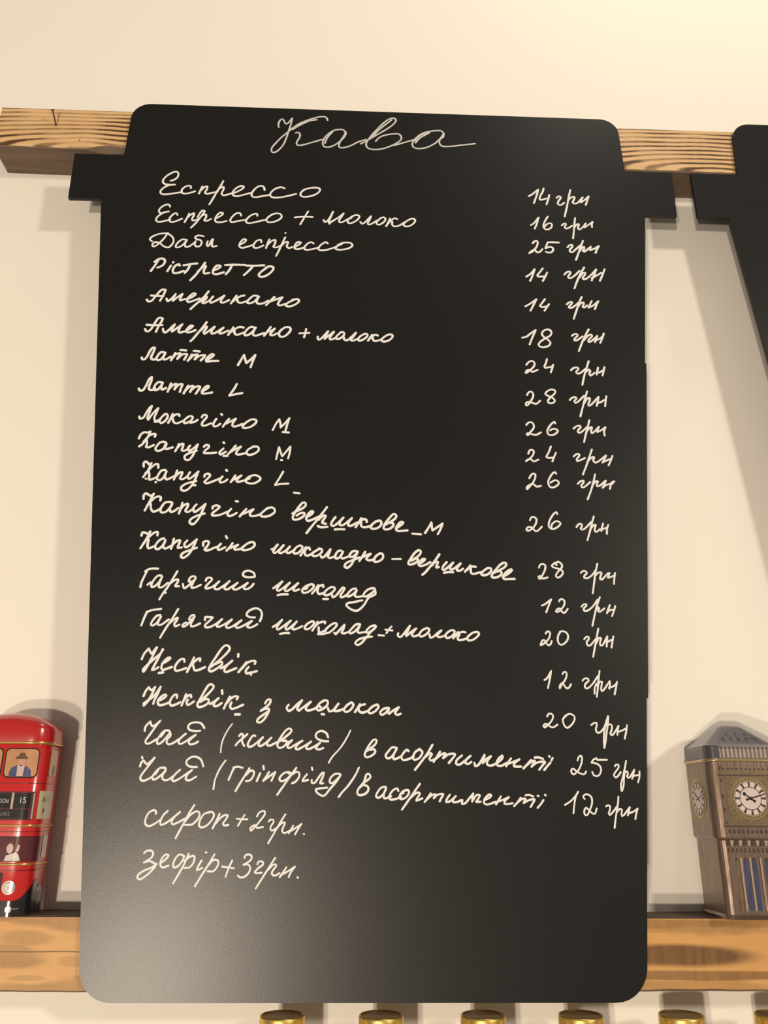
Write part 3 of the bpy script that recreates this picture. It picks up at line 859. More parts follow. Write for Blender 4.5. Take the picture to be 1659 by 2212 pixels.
('word', 1.76, '''
-81 1522 -45 1561 -12 1583 8 1606 -5 1628 -26 1622 -38 1583 -51 1548 -88 1513 -96 1481 -77 1465 -30 1478 -7 1510 -18 1535 -45 1542'''),
('word', 1.63, '''
131 1530 97 1525 68 1493 54 1456 78 1448 112 1475 135 1516
131 1516 116 1475 121 1442 174 1459
232 1499 222 1519 188 1503 160 1462 169 1435 213 1439 256 1455
304 1508 266 1494 241 1458 251 1437 290 1449 318 1486 309 1508 280 1504
256 1479 275 1484
406 1555 357 1490 304 1417 261 1359
326 1445 376 1486 405 1482 386 1450 376 1427 424 1445
492 1482 468 1450 443 1418
458 1435 501 1469 531 1475 516 1448
516 1446 550 1474 593 1478 578 1451 563 1424
646 1474 622 1442 616 1420 645 1424 694 1464
694 1464 675 1443 669 1420 698 1418 737 1434
747 1434 741 1407 770 1412 810 1457 835 1485
835 1485 827 1453 824 1425
824 1425 859 1471 888 1471 873 1444 857 1421 891 1423
921 1433 965 1454 980 1472 961 1477 926 1444 920 1413 948 1402 1012 1422
1057 1464 1037 1436 1016 1404
1031 1424 1081 1441 1120 1458
1120 1458 1090 1432 1084 1409 1118 1407 1149 1414
1217 1455 1191 1423 1161 1391
1176 1407 1221 1442 1255 1447 1239 1417
1239 1415 1284 1438 1328 1443 1312 1415 1293 1386
1257 1474 1286 1477 1319 1465
1400 1439 1379 1411 1349 1379
1354 1472 1363 1469
1415 1478 1420 1475'''),
('word', 1.53, '''
-1677 1316 -1679 1337 -1705 1341 -1738 1316 -1755 1270 -1747 1234 -1715 1226 -1674 1246 -1629 1278
-1587 1337 -1619 1304 -1636 1259 -1630 1234 -1588 1251 -1539 1288 -1490 1330
-1490 1330 -1527 1297 -1549 1259 -1539 1239 -1493 1256 -1447 1282
-1381 1384 -1420 1318 -1464 1227 -1508 1137
-1449 1254 -1410 1306 -1364 1335 -1337 1323 -1343 1285 -1387 1240 -1447 1235
-1263 1327 -1297 1319 -1325 1281 -1334 1236 -1315 1217 -1273 1232 -1233 1278 -1223 1315 -1246 1333 -1280 1325
-1179 1319 -1198 1274 -1226 1212
-1208 1243 -1168 1291 -1130 1311 -1113 1307 -1132 1270 -1148 1245 -1134 1233 -1105 1237'''),
('plus_sign', 1.35, '''
-1041 1283 -1001 1279 -958 1279
-982 1312 -1005 1275 -1029 1232'''),
('price', 1.41, '''
-884 1301 -868 1330 -830 1342 -824 1317 -856 1272 -897 1222 -926 1195 -933 1210 -915 1230 -894 1235 -880 1218 -832 1223
-790 1264 -782 1276 -756 1277 -751 1260 -771 1231 -774 1207 -756 1198 -718 1223
-661 1319 -698 1260 -742 1182 -786 1105
-729 1207 -689 1252 -663 1256 -674 1224 -682 1195 -663 1179 -625 1197
-596 1235 -615 1203 -629 1180
-620 1193 -573 1220 -531 1249
-531 1249 -556 1212 -580 1171
-512 1175 -508 1172'''),
('word', 1.50, '''
-1740 1028 -1724 1044 -1690 1048 -1669 1028 -1681 996 -1717 972 -1734 962
-1734 962 -1695 972 -1660 960 -1642 948 -1656 920 -1698 877 -1746 845 -1772 853 -1763 881 -1719 908 -1678 924 -1633 952
-1608 956 -1572 984 -1549 1012 -1572 1020 -1599 992 -1608 952 -1588 927 -1543 941
-1429 1009 -1464 1021 -1492 997 -1509 953 -1499 927 -1466 941 -1435 985 -1429 1009
-1396 1025 -1424 953 -1460 882 -1497 815
-1426 973 -1385 1005 -1351 1009 -1352 969 -1379 930 -1421 925
-1293 978 -1315 938 -1322 910 -1283 926
-1265 1037 -1260 1034
-1198 1022 -1235 954 -1281 879 -1329 796
-1244 938 -1203 982 -1168 978 -1166 942 -1197 903 -1240 902'''),
('plus_sign', 1.37, '''
-1131 935 -1088 931 -1040 923
-1057 979 -1079 931 -1100 863'''),
('price', 1.44, '''
-963 999 -956 1018 -926 1023 -908 1007 -919 979 -969 949
-969 949 -934 951 -916 932 -922 896 -955 864 -989 860 -1006 872
-861 952 -854 972 -823 972 -818 952 -855 924 -879 896 -870 890 -823 894
-726 1000 -770 932 -817 857 -864 782
-784 908 -736 952 -714 944 -738 912 -746 885 -723 873 -686 891
-636 933 -660 897 -684 863
-672 879 -622 905 -571 937
-571 937 -596 905 -616 863
-548 862 -544 858'''),
('price', 2.01, '''
1599 7424 1637 7450 1672 7484 1704 7514
1704 7514 1679 7427 1648 7337
1762 7532 1749 7487 1723 7437 1710 7388 1720 7379 1753 7389 1780 7399
1817 7449 1799 7383 1779 7322
1891 7411 1909 7432 1932 7430 1932 7408 1908 7371 1899 7338 1915 7323 1942 7328 1967 7353
2045 7523 2022 7432 1993 7302 1961 7176
2012 7390 2055 7429 2082 7430 2072 7393 2057 7361 2075 7345 2110 7358 2168 7428
2168 7428 2152 7397 2142 7362
2142 7362 2189 7398 2233 7444
2233 7444 2215 7391 2194 7333'''),
('price', 1.88, '''
1600 7055 1637 7085 1687 7154
1687 7154 1663 7074 1638 7010
1783 7170 1750 7109 1730 7053 1741 7014 1773 7007 1811 7032 1820 7072 1801 7087 1760 7066 1742 7038
1924 7064 1945 7085 1965 7089 1967 7074 1952 7041 1964 7024 1994 7035 2032 7062
2069 7164 2056 7081 2043 6986 2029 6903
2050 7037 2083 7082 2103 7082 2094 7050 2092 7023 2111 7020 2147 7056 2176 7097
2176 7097 2164 7069 2159 7046
2159 7046 2201 7078 2250 7119
2250 7119 2238 7087 2238 7052'''),
('price', 2.10, '''
1607 6830 1628 6854 1651 6859 1659 6832 1643 6785 1608 6737 1565 6705
1565 6705 1595 6737 1622 6746 1649 6720 1676 6728 1703 6760
1767 6847 1812 6849 1877 6847
1763 6847 1736 6773
1736 6773 1776 6789 1808 6783 1813 6752 1792 6725 1759 6720 1737 6730
1964 6792 1989 6820 2015 6821 2013 6798 1988 6766 1987 6739 2012 6736 2054 6776 2099 6820
2130 6879 2101 6801 2069 6715 2041 6641
2079 6740 2113 6790 2137 6802 2135 6779 2120 6751 2133 6744 2160 6764 2206 6807
2206 6807 2197 6785 2196 6765
2196 6765 2243 6786 2291 6819
2291 6819 2268 6776 2249 6733'''),
('price', 2.06, '''
1521 6423 1564 6455 1609 6513
1609 6513 1586 6440 1556 6372
1693 6527 1661 6481 1634 6442 1645 6427 1684 6429 1716 6433
1735 6479 1709 6422 1684 6373
1909 6459 1937 6490 1969 6495 1971 6476 1950 6445 1948 6422 1971 6419 2018 6455 2067 6509
2118 6552 2077 6479 2035 6388 2000 6297
2060 6430 2097 6480 2123 6488 2121 6466 2096 6431 2101 6409 2130 6417 2178 6460 2239 6530
2239 6530 2211 6461 2183 6396
2185 6426 2243 6462 2290 6494
2326 6537 2297 6464 2266 6395'''),
('price', 2.01, '''
1493 6072 1545 6106 1608 6156
1608 6156 1576 6092 1541 6022
1693 6162 1666 6121 1638 6080 1650 6069 1682 6070 1707 6078
1731 6105 1707 6067 1682 6027
1911 6110 1938 6133 1963 6137 1962 6119 1935 6089 1930 6071 1959 6071 1995 6098 2029 6132
2066 6199 2035 6129 2000 6033 1967 5941
2017 6078 2051 6125 2080 6134 2078 6108 2067 6082 2085 6075 2112 6102
2164 6155 2141 6110 2126 6077
2126 6077 2176 6104 2230 6153
2230 6153 2207 6105 2188 6060'''),
('price', 1.96, '''
1443 5712 1488 5727 1531 5765 1581 5803
1581 5803 1545 5722 1512 5638
1730 5796 1696 5813 1657 5794 1639 5761 1659 5725 1695 5697 1718 5662 1698 5629 1652 5611 1615 5616 1600 5637 1618 5670 1664 5707 1717 5741 1735 5774 1727 5803 1702 5814
1936 5748 1960 5767 1989 5767 1991 5749 1963 5720 1958 5698 1987 5702 2041 5745
2108 5826 2067 5752 2029 5671 1991 5576
2049 5700 2093 5752 2129 5768 2133 5746 2099 5709 2097 5684 2126 5695 2188 5755
2188 5755 2173 5718 2160 5682
2162 5704 2198 5716 2232 5742
2254 5783 2234 5727 2210 5676'''),
('price', 1.92, '''
1469 5413 1492 5442 1524 5457 1548 5436 1543 5401 1513 5365 1477 5332 1458 5321 1465 5346 1494 5357 1524 5337 1575 5360
1673 5482 1661 5439 1643 5397 1651 5383 1689 5391 1718 5402
1729 5420 1716 5377 1701 5335
1900 5365 1927 5390 1965 5395 1973 5377 1949 5349 1960 5328 1992 5339 2042 5383
2080 5469 2052 5387 2023 5302 1998 5207
2041 5348 2076 5377 2087 5363 2075 5324 2086 5310 2130 5343
2166 5400 2156 5361 2147 5323
2151 5340 2187 5355 2220 5374
2229 5406 2216 5359 2202 5314'''),
('price', 1.88, '''
1458 5086 1475 5114 1500 5122 1517 5098 1512 5060 1488 5019 1462 4981 1443 4973 1444 5001 1469 5011 1506 5002 1542 4993 1581 5028
1729 5138 1699 5151 1658 5133 1635 5104 1652 5084 1694 5065 1720 5038 1715 5018 1690 5003 1662 5006 1655 5030 1681 5065 1718 5100 1732 5128 1721 5148
1865 5042 1891 5067 1923 5074 1931 5061 1907 5029 1915 5013 1944 5027 2007 5090
2039 5139 2015 5066 1982 4963 1954 4871
1996 5001 2033 5060 2058 5067 2056 5040 2040 4999 2058 4989 2146 5083
2146 5083 2136 5042 2120 4987
2134 5018 2166 5029 2199 5051
2221 5092 2210 5037 2200 4986'''),
('price', 1.84, '''
1435 4771 1458 4795 1488 4796 1505 4770 1500 4736 1471 4699 1442 4662 1433 4672 1446 4685 1488 4673 1524 4670 1568 4695
1710 4791 1705 4808 1677 4790 1644 4746 1629 4706 1639 4676 1669 4669 1706 4685 1729 4712 1716 4731 1682 4734 1657 4717
1880 4742 1907 4766 1944 4773 1949 4757 1922 4726 1923 4703 1951 4707 2007 4760
2037 4833 2016 4762 1991 4682 1969 4605
2001 4714 2037 4756 2055 4759 2047 4729 2048 4699 2073 4713 2123 4766
2123 4766 2108 4734 2103 4711
2103 4711 2142 4732 2184 4763
2184 4763 2168 4719 2170 4676'''),
('price', 1.81, '''
1438 4475 1452 4508 1476 4515 1490 4499 1482 4466 1454 4430 1413 4400
1413 4400 1435 4417 1456 4421 1485 4399 1528 4416
1653 4552 1631 4496 1604 4446 1619 4437 1655 4438 1673 4442
1697 4491 1676 4445 1658 4402
1860 4456 1886 4479 1913 4479 1911 4460 1888 4430 1890 4411 1917 4418 1964 4442
2037 4531 2004 4446 1973 4367 1934 4277
1987 4408 2028 4450 2052 4453 2041 4421 2054 4402 2078 4405 2165 4472
2165 4472 2147 4436 2126 4400
2126 4403 2170 4424 2201 4437
2225 4470 2206 4424 2181 4375'''),
('price', 1.77, '''
1434 4229 1450 4258 1475 4277 1492 4265 1487 4230 1464 4185 1432 4147 1407 4121 1406 4140 1430 4162 1466 4172 1495 4148 1536 4155
1686 4279 1675 4295 1647 4275 1614 4220 1606 4182 1619 4150 1645 4142 1685 4161 1704 4187 1694 4209 1664 4212 1627 4189
1879 4184 1908 4210 1935 4214 1934 4198 1911 4169 1915 4150 1939 4154 1996 4203
2047 4280 2023 4197 1996 4120 1959 4032
2013 4171 2045 4210 2069 4211 2054 4182 2059 4163 2090 4176 2141 4220
2141 4220 2126 4186 2105 4148
2108 4151 2143 4177 2204 4194
2221 4214 2193 4199 2173 4140
2213 4214 2219 4211'''),
('price', 1.72, '''
1418 3820 1431 3848 1458 3851 1477 3830 1469 3787 1437 3744 1398 3719 1381 3731 1400 3755 1432 3750 1459 3720 1482 3721 1522 3761
1670 3883 1665 3902 1641 3889 1602 3833 1585 3783 1592 3753 1623 3741 1665 3760 1693 3792 1680 3810 1651 3815 1614 3784 1609 3759
1837 3764 1859 3792 1883 3792 1887 3774 1873 3749 1890 3740 1921 3759 1975 3815
2002 3868 1980 3803 1953 3717 1926 3641
1962 3745 1993 3785 2013 3785 2002 3755 2003 3724 2023 3725 2048 3749
2082 3802 2070 3768 2059 3731
2063 3747 2096 3756 2120 3769
2128 3791 2113 3751 2108 3705'''),
('price', 1.67, '''
1474 3378 1487 3405 1510 3414 1532 3397 1527 3361 1507 3320 1479 3276 1468 3279 1466 3296 1481 3302 1494 3282 1522 3282 1546 3291
1649 3434 1617 3422 1589 3398 1597 3386 1642 3372 1675 3358 1685 3335 1666 3305 1637 3290 1620 3304 1631 3331 1658 3361 1680 3388 1676 3417 1649 3437
1622 3422 1633 3404
1845 3337 1861 3352 1886 3353 1897 3335 1875 3312 1871 3294 1899 3289 1941 3316 1979 3363
1998 3423 1977 3346 1956 3252 1936 3153
1968 3313 2006 3343 2029 3340 2018 3311 2012 3282 2029 3279 2085 3336 2100 3339
2100 3339 2090 3318 2082 3297
2082 3297 2111 3304 2144 3319
2149 3340 2139 3290 2131 3240'''),
('price', 1.64, '''
1480 3037 1511 3051 1565 3092
1565 3092 1541 3038 1515 2978
1634 3076 1646 3094 1669 3094 1682 3074 1674 3040 1646 3005 1611 2979 1600 2987 1615 3007 1638 3011 1656 2980 1678 2977 1706 3012
1828 3031 1846 3051 1872 3054 1871 3040 1847 3017 1848 2997 1876 2997 1924 3032 1974 3096
1996 3119 1964 3044 1935 2953 1910 2865
1962 3013 1975 3030 1982 3017 1969 2994 1982 2987 2027 3019
2078 3049 2060 3011 2046 2977
2050 2988 2080 3006 2114 3006
2125 3041 2110 3001 2089 2952'''),
('price', 1.60, '''
1499 2792 1514 2809 1533 2806 1537 2784 1521 2745 1488 2711 1451 2691 1461 2722 1481 2736 1494 2717 1515 2690 1534 2698 1547 2726
1628 2810 1606 2774 1600 2729 1615 2699 1643 2700 1678 2730 1692 2769 1677 2803 1645 2813 1622 2808
1829 2746 1847 2766 1869 2766 1871 2750 1849 2722 1856 2694 1881 2697 1935 2756
1959 2840 1939 2762 1915 2673 1895 2596
1929 2711 1958 2759 1977 2756 1966 2726 1964 2698 1986 2699 2032 2774
2032 2774 2025 2730 2019 2685
2022 2724 2051 2736 2074 2747
2085 2775 2072 2725 2060 2678'''),
('price', 1.53, '''
1465 2395 1493 2416 1526 2472
1526 2472 1510 2401 1490 2328
1622 2447 1635 2464 1653 2462 1657 2438 1640 2397 1607 2356 1591 2327 1592 2350 1614 2371 1631 2350 1647 2330 1668 2333 1688 2363
1788 2393 1807 2411 1837 2411 1841 2394 1809 2364 1807 2335 1831 2332 1875 2371 1925 2436
1940 2477 1926 2406 1914 2336 1899 2261
1905 2371 1887 2330 1883 2287
1911 2352 1936 2386 1954 2386 1945 2348 1942 2316 1960 2316 2020 2393
2020 2393 2021 2367 2011 2329
2009 2337 2046 2349 2078 2373
2082 2388 2069 2338 2052 2283'''),
('price', 1.49, '''
1470 2096 1483 2116 1507 2117 1520 2097 1506 2063 1475 2029 1442 2006 1434 2017 1446 2034 1469 2032 1497 2009 1520 2010 1551 2030
1625 2098 1600 2075 1604 2036 1619 2011 1642 2008 1680 2042 1700 2082 1690 2107 1656 2118 1619 2098 1597 2069
1834 2030 1855 2044 1879 2047 1880 2027 1869 1996 1878 1971 1902 1971 1940 2011 1972 2082
1980 2103 1961 2051 1941 1985 1930 1914 1928 1849
1983 2102 1972 2032 1956 1961 1944 1905 1929 1847
1965 2028 1987 2037 2006 2028 2003 1995 1988 1961 1996 1950 2017 1962 2062 2026
2062 2026 2052 1991 2046 1952
2053 1976 2088 1988 2124 2005
2134 2031 2121 1977 2104 1923'''),
('price', 1.42, '''
1699 1747 1711 1775 1729 1784 1737 1766 1729 1725 1706 1679 1685 1656 1660 1637 1642 1651 1643 1674 1661 1681 1686 1660 1723 1642 1747 1640 1763 1661
1862 1753 1901 1754 1942 1754
1858 1765 1828 1753 1812 1730
1812 1730 1845 1726 1877 1708 1887 1676 1872 1639 1847 1625 1823 1634 1813 1657
2003 1704 2013 1716 2035 1713 2030 1690 2003 1658 1989 1635 2002 1617 2025 1631 2047 1659
2099 1746 2083 1686 2060 1618 2040 1559 2041 1514
2081 1663 2069 1609 2062 1559 2046 1516
2082 1659 2101 1664 2104 1645 2097 1623 2116 1618 2160 1678
2160 1678 2150 1646 2136 1609
2145 1627 2170 1634 2199 1637
2202 1664 2198 1623 2182 1580'''),
('price', 1.40, '''
1572 1403 1617 1430 1662 1471 1686 1504
1686 1504 1665 1471 1649 1413 1636 1342
1735 1449 1724 1467 1744 1485 1773 1480 1792 1458 1792 1418 1774 1373 1747 1329 1726 1333 1726 1364 1741 1382 1764 1365 1786 1343 1809 1338 1827 1378
1904 1394 1921 1403 1937 1397 1933 1370 1921 1343 1927 1330 1952 1348 1997 1399
2011 1469 2001 1410 1978 1322 1959 1234
1990 1353 2012 1375 2030 1371 2025 1344 2026 1322 2040 1327 2096 1389
2096 1389 2086 1358 2074 1327
2082 1344 2119 1354 2154 1376
2160 1380 2144 1340 2133 1301'''),
]

def ink_mesh(width, strokes, seed):
    """Marker ribbons lying on the board: each stroke is smoothed, widened and rounded at its ends."""
    bm = bmesh.new(); rnd = random.Random(seed)
    for line in strokes.strip().split('\n'):
        q = [float(t)/10 for t in line.split()]
        P = [Vector((q[i], q[i+1])) for i in range(0, len(q), 2)]
        S = []
        for i in range(len(P)-1):
            p0 = P[i-1] if i else P[i]*2-P[i+1]
            p3 = P[i+2] if i+2 < len(P) else P[i+1]*2-P[i]
            k = max(1, int((P[i+1]-P[i]).length/0.9))
            for j in range(k):
                t = j/k
                S.append(0.5*((2*P[i])+(P[i+1]-p0)*t+(2*p0-5*P[i]+4*P[i+1]-p3)*t*t+(3*P[i]-p0-3*P[i+1]+p3)*t**3))
        S.append(P[-1])
        n = len(S); ph = rnd.uniform(0, 6)
        wd = [width*0.5*(1+0.07*math.sin(ph+i*0.35)) for i in range(n)]
        base = rnd.uniform(0.10, 0.20)
        ht = [base+0.12*i/max(1, n-1) for i in range(n)]
        prev = None
        for i in range(n):
            a = S[max(0, i-1)]; b = S[min(n-1, i+1)]
            t = (b-a)
            if t.length < 1e-6: t = Vector((1, 0))
            t.normalize(); nn = Vector((-t.y, t.x))
            L = bm.verts.new(V(S[i].x+nn.x*wd[i], -ht[i], S[i].y+nn.y*wd[i]))
            R = bm.verts.new(V(S[i].x-nn.x*wd[i], -ht[i], S[i].y-nn.y*wd[i]))
            if prev: bm.faces.new((prev[0], prev[1], R, L))
            prev = (L, R)
            sharp = i in (0, n-1) or (S[i]-S[i-1]).angle(S[i+1]-S[i], 0) > 0.35
            if sharp:
                bm.faces.new([bm.verts.new(V(S[i].x+wd[i]*math.cos(k*math.pi/6), -ht[i]+0.02, S[i].y+wd[i]*math.sin(k*math.pi/6))) for k in range(12)])
    for f in bm.faces:
        f.normal_update()
        if f.normal.y > 0: f.normal_flip()
    return bm
def link_raw(name, bm, m, parent, smooth=False):
    me = bpy.data.meshes.new(name); bm.to_mesh(me); bm.free(); me.materials.append(m)
    if smooth:
        for p in me.polygons: p.use_smooth = True
    o = bpy.data.objects.new(name, me); COL.objects.link(o); o.parent = parent
    return o
NAMES = {'title_word': 'handwritten_title', 'word': 'handwritten_word', 'plus_sign': 'handwritten_plus_sign', 'price': 'handwritten_price',
         'size_letter': 'handwritten_size_letter', 'dash': 'handwritten_dash', 'bracket': 'handwritten_bracket'}
for i, (kind, width, strokes) in enumerate(WRITING):
    link_raw(NAMES[kind], ink_mesh(width, strokes, i), M_INK_THIN if kind == 'title_word' else M_INK, menu)

# ------------------------------------------------------------------ printed tins
class Tin:
    """Upright tin with a rounded-rectangle plan; u runs along the skin from the middle of the front, positive to the right."""
    def __init__(s, hw, depth, r):
        s.hw, s.d, s.r = hw, depth, r
        s.a = hw-r; s.q = math.pi*r/2; s.s = depth-2*r
        s.half = 2*s.a+2*s.q+s.s
    def at(s, u):
        g = -1 if u < 0 else 1; u = abs(u)
        if u <= s.a: x, y, nx, ny = u, 0, 0, -1
        elif u <= s.a+s.q:
            t = (u-s.a)/s.r; x, y, nx, ny = s.a+s.r*math.sin(t), s.r-s.r*math.cos(t), math.sin(t), -math.cos(t)
        elif u <= s.a+s.q+s.s: x, y, nx, ny = s.hw, s.r+u-s.a-s.q, 1, 0
        elif u <= s.a+2*s.q+s.s:
            t = (u-s.a-s.q-s.s)/s.r; x, y, nx, ny = s.a+s.r*math.cos(t), s.d-s.r+s.r*math.sin(t), math.cos(t), math.sin(t)
        else: x, y, nx, ny = s.a-(u-s.a-2*s.q-s.s), s.d, 0, 1
        return g*x, y, g*nx, ny
    def ux(s, x):                      # skin position seen at sideways offset x
        g = -1 if x < 0 else 1; x = abs(x)
        if x <= s.a: return g*x
        return g*(s.a+s.r*math.asin(min(1, (x-s.a)/s.r)))
    def p(s, u, z, off=0.0):
        x, y, nx, ny = s.at(u)
        return V(x+nx*off, y+ny*off, z)
    def us(s):
        U = []
        def seg(a, b, n): U.extend(a+(b-a)*i/n for i in range(n))
        A, Q, S = s.a, s.q, s.s
        seg(0, A, 5); seg(A, A+Q, 8); seg(A+Q, A+Q+S, 4); seg(A+Q+S, A+2*Q+S, 8); seg(A+2*Q+S, 2*A+2*Q+S, 5)
        U.append(s.half)
        return [-u for u in U[:0:-1]] + U[:-1]
    def loft(s, bm, loops, cap_top=True, cap_bottom=True):
        U = s.us(); R = []
        for L in loops:
            z, off = L[0], L[1]
            row = []
            for u in U:
                if off < -2:           # inset loops shrink towards the middle
                    x, y, nx, ny = s.at(u); k = 1+off/s.hw; ky = 1+off/(s.d/2)*min(1, s.d/2/s.hw)
                    k = max(k, 0.02); ky = max(ky, 0.02)
                    v = V(x*k, s.d/2+(y-s.d/2)*ky, z)
                else: v = s.p(u, z, off)
                if len(L) > 2: v.z += L[2](v.x/MM)*MM
                row.append(bm.verts.new(v))
            R.append(row)
        n = len(U)
        for a, b in zip(R, R[1:]):
            for i in range(n): bm.faces.new((a[i], a[(i+1) % n], b[(i+1) % n], b[i]))
        if cap_bottom: bm.faces.new(R[0][::-1])
        if cap_top: bm.faces.new(R[-1])
    def decal(s, name, poly, off, m, parent, step=1.6):
        """Print or embossing: polygon in (u, z) laid on the skin, raised by off mm."""
        bm = bmesh.new()
        u0 = min(a for a, b in poly); u1 = max(a for a, b in poly)
        n = max(1, int((u1-u0)/step))
        def clip(pl, lim, keep_greater):
            out = []
            for i in range(len(pl)):
                A, B = pl[i-1], pl[i]
                ia = (A[0] >= lim) if keep_greater else (A[0] <= lim); ib = (B[0] >= lim) if keep_greater else (B[0] <= lim)
                if ia != ib:
                    t = (lim-A[0])/(B[0]-A[0]); out.append((lim, A[1]+(B[1]-A[1])*t))
                if ib: out.append(B)
            return out
        for i in range(n):
            a = u0+(u1-u0)*i/n; b = u0+(u1-u0)*(i+1)/n
            pl = clip(clip(poly, a, True), b, False)
            q = []
            for t in pl:
                if not q or (abs(t[0]-q[-1][0])+abs(t[1]-q[-1][1])) > 1e-4: q.append(t)
            if len(q) > 2 and (abs(q[0][0]-q[-1][0])+abs(q[0][1]-q[-1][1])) < 1e-4: q.pop()
            if len(q) < 3: continue
            bm.faces.new([bm.verts.new(s.p(u, z, off)) for u, z in q])
        bmesh.ops.remove_doubles(bm, verts=bm.verts, dist=1e-7)
        for f in bm.faces:
            f.normal_update(); c = f.calc_center_median(); c -= V(0, s.d/2, 0); c.z = 0
            if f.normal.dot(c) < 0: f.normal_flip()
        return link_raw(name, bm, m, parent, smooth=False)
    def text(s, txt, u, z, size, off, m, parent, name='lettering', sx=1.0):
        c = bpy.data.curves.new('t', 'FONT'); c.body = txt; c.size = 1.0; c.align_x = 'CENTER'; c.align_y = 'CENTER'; c.resolution_u = 3
        o = bpy.data.objects.new('t', c); COL.objects.link(o)
        bpy.context.view_layer.update()
        me = bpy.data.meshes.new_from_object(o.evaluated_get(bpy.context.evaluated_depsgraph_get()))
        bpy.data.objects.remove(o); bpy.data.curves.remove(c)
        for v in me.vertices:
            v.co = s.p(u+v.co.x*size*sx, z+v.co.y*size, off)
        me.materials.clear(); me.materials.append(m)
        me.name = name
        ob = bpy.data.objects.new(name, me); COL.objects.link(ob); ob.parent = parent
        return ob
def rrect(u0, u1, z0, z1, r, n=4):
    p = []
    for cx, cz, a in ((u1-r, z1-r, 0), (u0+r, z1-r, 90), (u0+r, z0+r, 180), (u1-r, z0+r, 270)): p += arc(cx, cz, r, a, a+90, n)
    return p
def disc(u, z, r, n=28, rz=None): return [(u+r*math.cos(2*math.pi*i/n), z+(rz or r)*math.sin(2*math.pi*i/n)) for i in range(n)]
def sector(u, z, r0, r1, a0, a1, n=4):
    o = [(u+r1*math.sin(math.radians(a0+(a1-a0)*i/n)), z+r1*math.cos(math.radians(a0+(a1-a0)*i/n))) for i in range(n+1)]
    i_ = [(u+r0*math.sin(math.radians(a1+(a0-a1)*i/n)), z+r0*math.cos(math.radians(a1+(a0-a1)*i/n))) for i in range(n+1)]
    return o+i_
def bar(u0, z0, u1, z1, w0, w1=None):
    w1 = w0 if w1 is None else w1
    d = Vector((u1-u0, z1-z0)).normalized(); n = Vector((-d.y, d.x))
    return [(u0+n.x*w0/2, z0+n.y*w0/2), (u0-n.x*w0/2, z0-n.y*w0/2), (u1-n.x*w1/2, z1-n.y*w1/2), (u1+n.x*w1/2, z1+n.y*w1/2)]

T_RED = mat('red_tin_lacquer', (0.50, 0.016, 0.016), 0.22, spec=0.6, coat=0.5, bump=(90, 0.05, (1, 1, 1)))
T_RED2 = mat('red_lid_lacquer', (0.42, 0.012, 0.013), 0.24, spec=0.6, coat=0.5)
T_DKRED = mat('dark_red_print', (0.10, 0.006, 0.008), 0.3, coat=0.4)
T_BLACK = mat('black_print', (0.012, 0.010, 0.012), 0.2, coat=0.5)
T_GOLD = mat('gold_print', (0.62, 0.36, 0.13), 0.22, metal=0.7, coat=0.3)
T_CREAM = mat('cream_print', (0.50, 0.44, 0.30), 0.3, coat=0.3, var=(300, 0.12, (1, 1, 1)))
T_TAN = mat('tan_print', (0.47, 0.24, 0.12), 0.2, coat=0.5, var=(60, 0.25, (1, 1, 2)))
T_BROWN = mat('brown_print', (0.11, 0.055, 0.03), 0.25, coat=0.4)
T_BLUE = mat('blue_print', (0.045, 0.06, 0.16), 0.25, coat=0.4)
T_PINK = mat('pale_pink_print', (0.55, 0.38, 0.34), 0.25, coat=0.4)
T_SKIN = mat('skin_tone_print', (0.48, 0.27, 0.19), 0.25, coat=0.4)
T_MAROON = mat('maroon_print', (0.085, 0.018, 0.022), 0.2, coat=0.5, var=(120, 0.5, (1, 1, 1)))
T_SILVER = mat('silver_print', (0.55, 0.50, 0.45), 0.2, metal=0.6, coat=0.4)
T_GREYW = mat('grey_white_print', (0.52, 0.48, 0.44), 0.3)
T_TEAL = mat('teal_print', (0.10, 0.20, 0.18), 0.3)
T_GREY = mat('grey_print', (0.16, 0.15, 0.15), 0.3)

# ---- red double-decker bus tin
bus = thing('bus_tin', 'red tin shaped like a double-decker bus standing on the lower batten', 'tin', (-276, 694, -77.1))
T = Tin(33, 46, 14); zz = 77.1                       # heights below are measured from the tin's foot
bm = bmesh.new(); T.loft(bm, [(0, -0.8), (0.8, 0), (124.6, 0), (125.6, -0.7)]); link('body', bm, T_RED, bus, smooth=True)
bm = bmesh.new(); ar = lambda k: (lambda x: k*(1-(x/33.0)**2))
T.loft(bm, [(125.2, 0.7), (126.0, 0.9), (136.0, 0.7, ar(2.2)), (138.4, 0.1, ar(3.2)), (139.8, -2.1, ar(4.4)), (141.9, -8, ar(5.4)), (143.6, -15, ar(5.8)), (144.4, -23, ar(5.8)), (144.6, -31, ar(5.8))])
lid = link('lid', bm, T_RED2, bus, smooth=True)
bm = bmesh.new(); T.loft(bm, [(124.7, 0.5), (125.1, 1.5), (126.6, 1.5), (127.0, 0.6)], False, False); link('rim', bm, T_GOLD, lid, smooth=True)
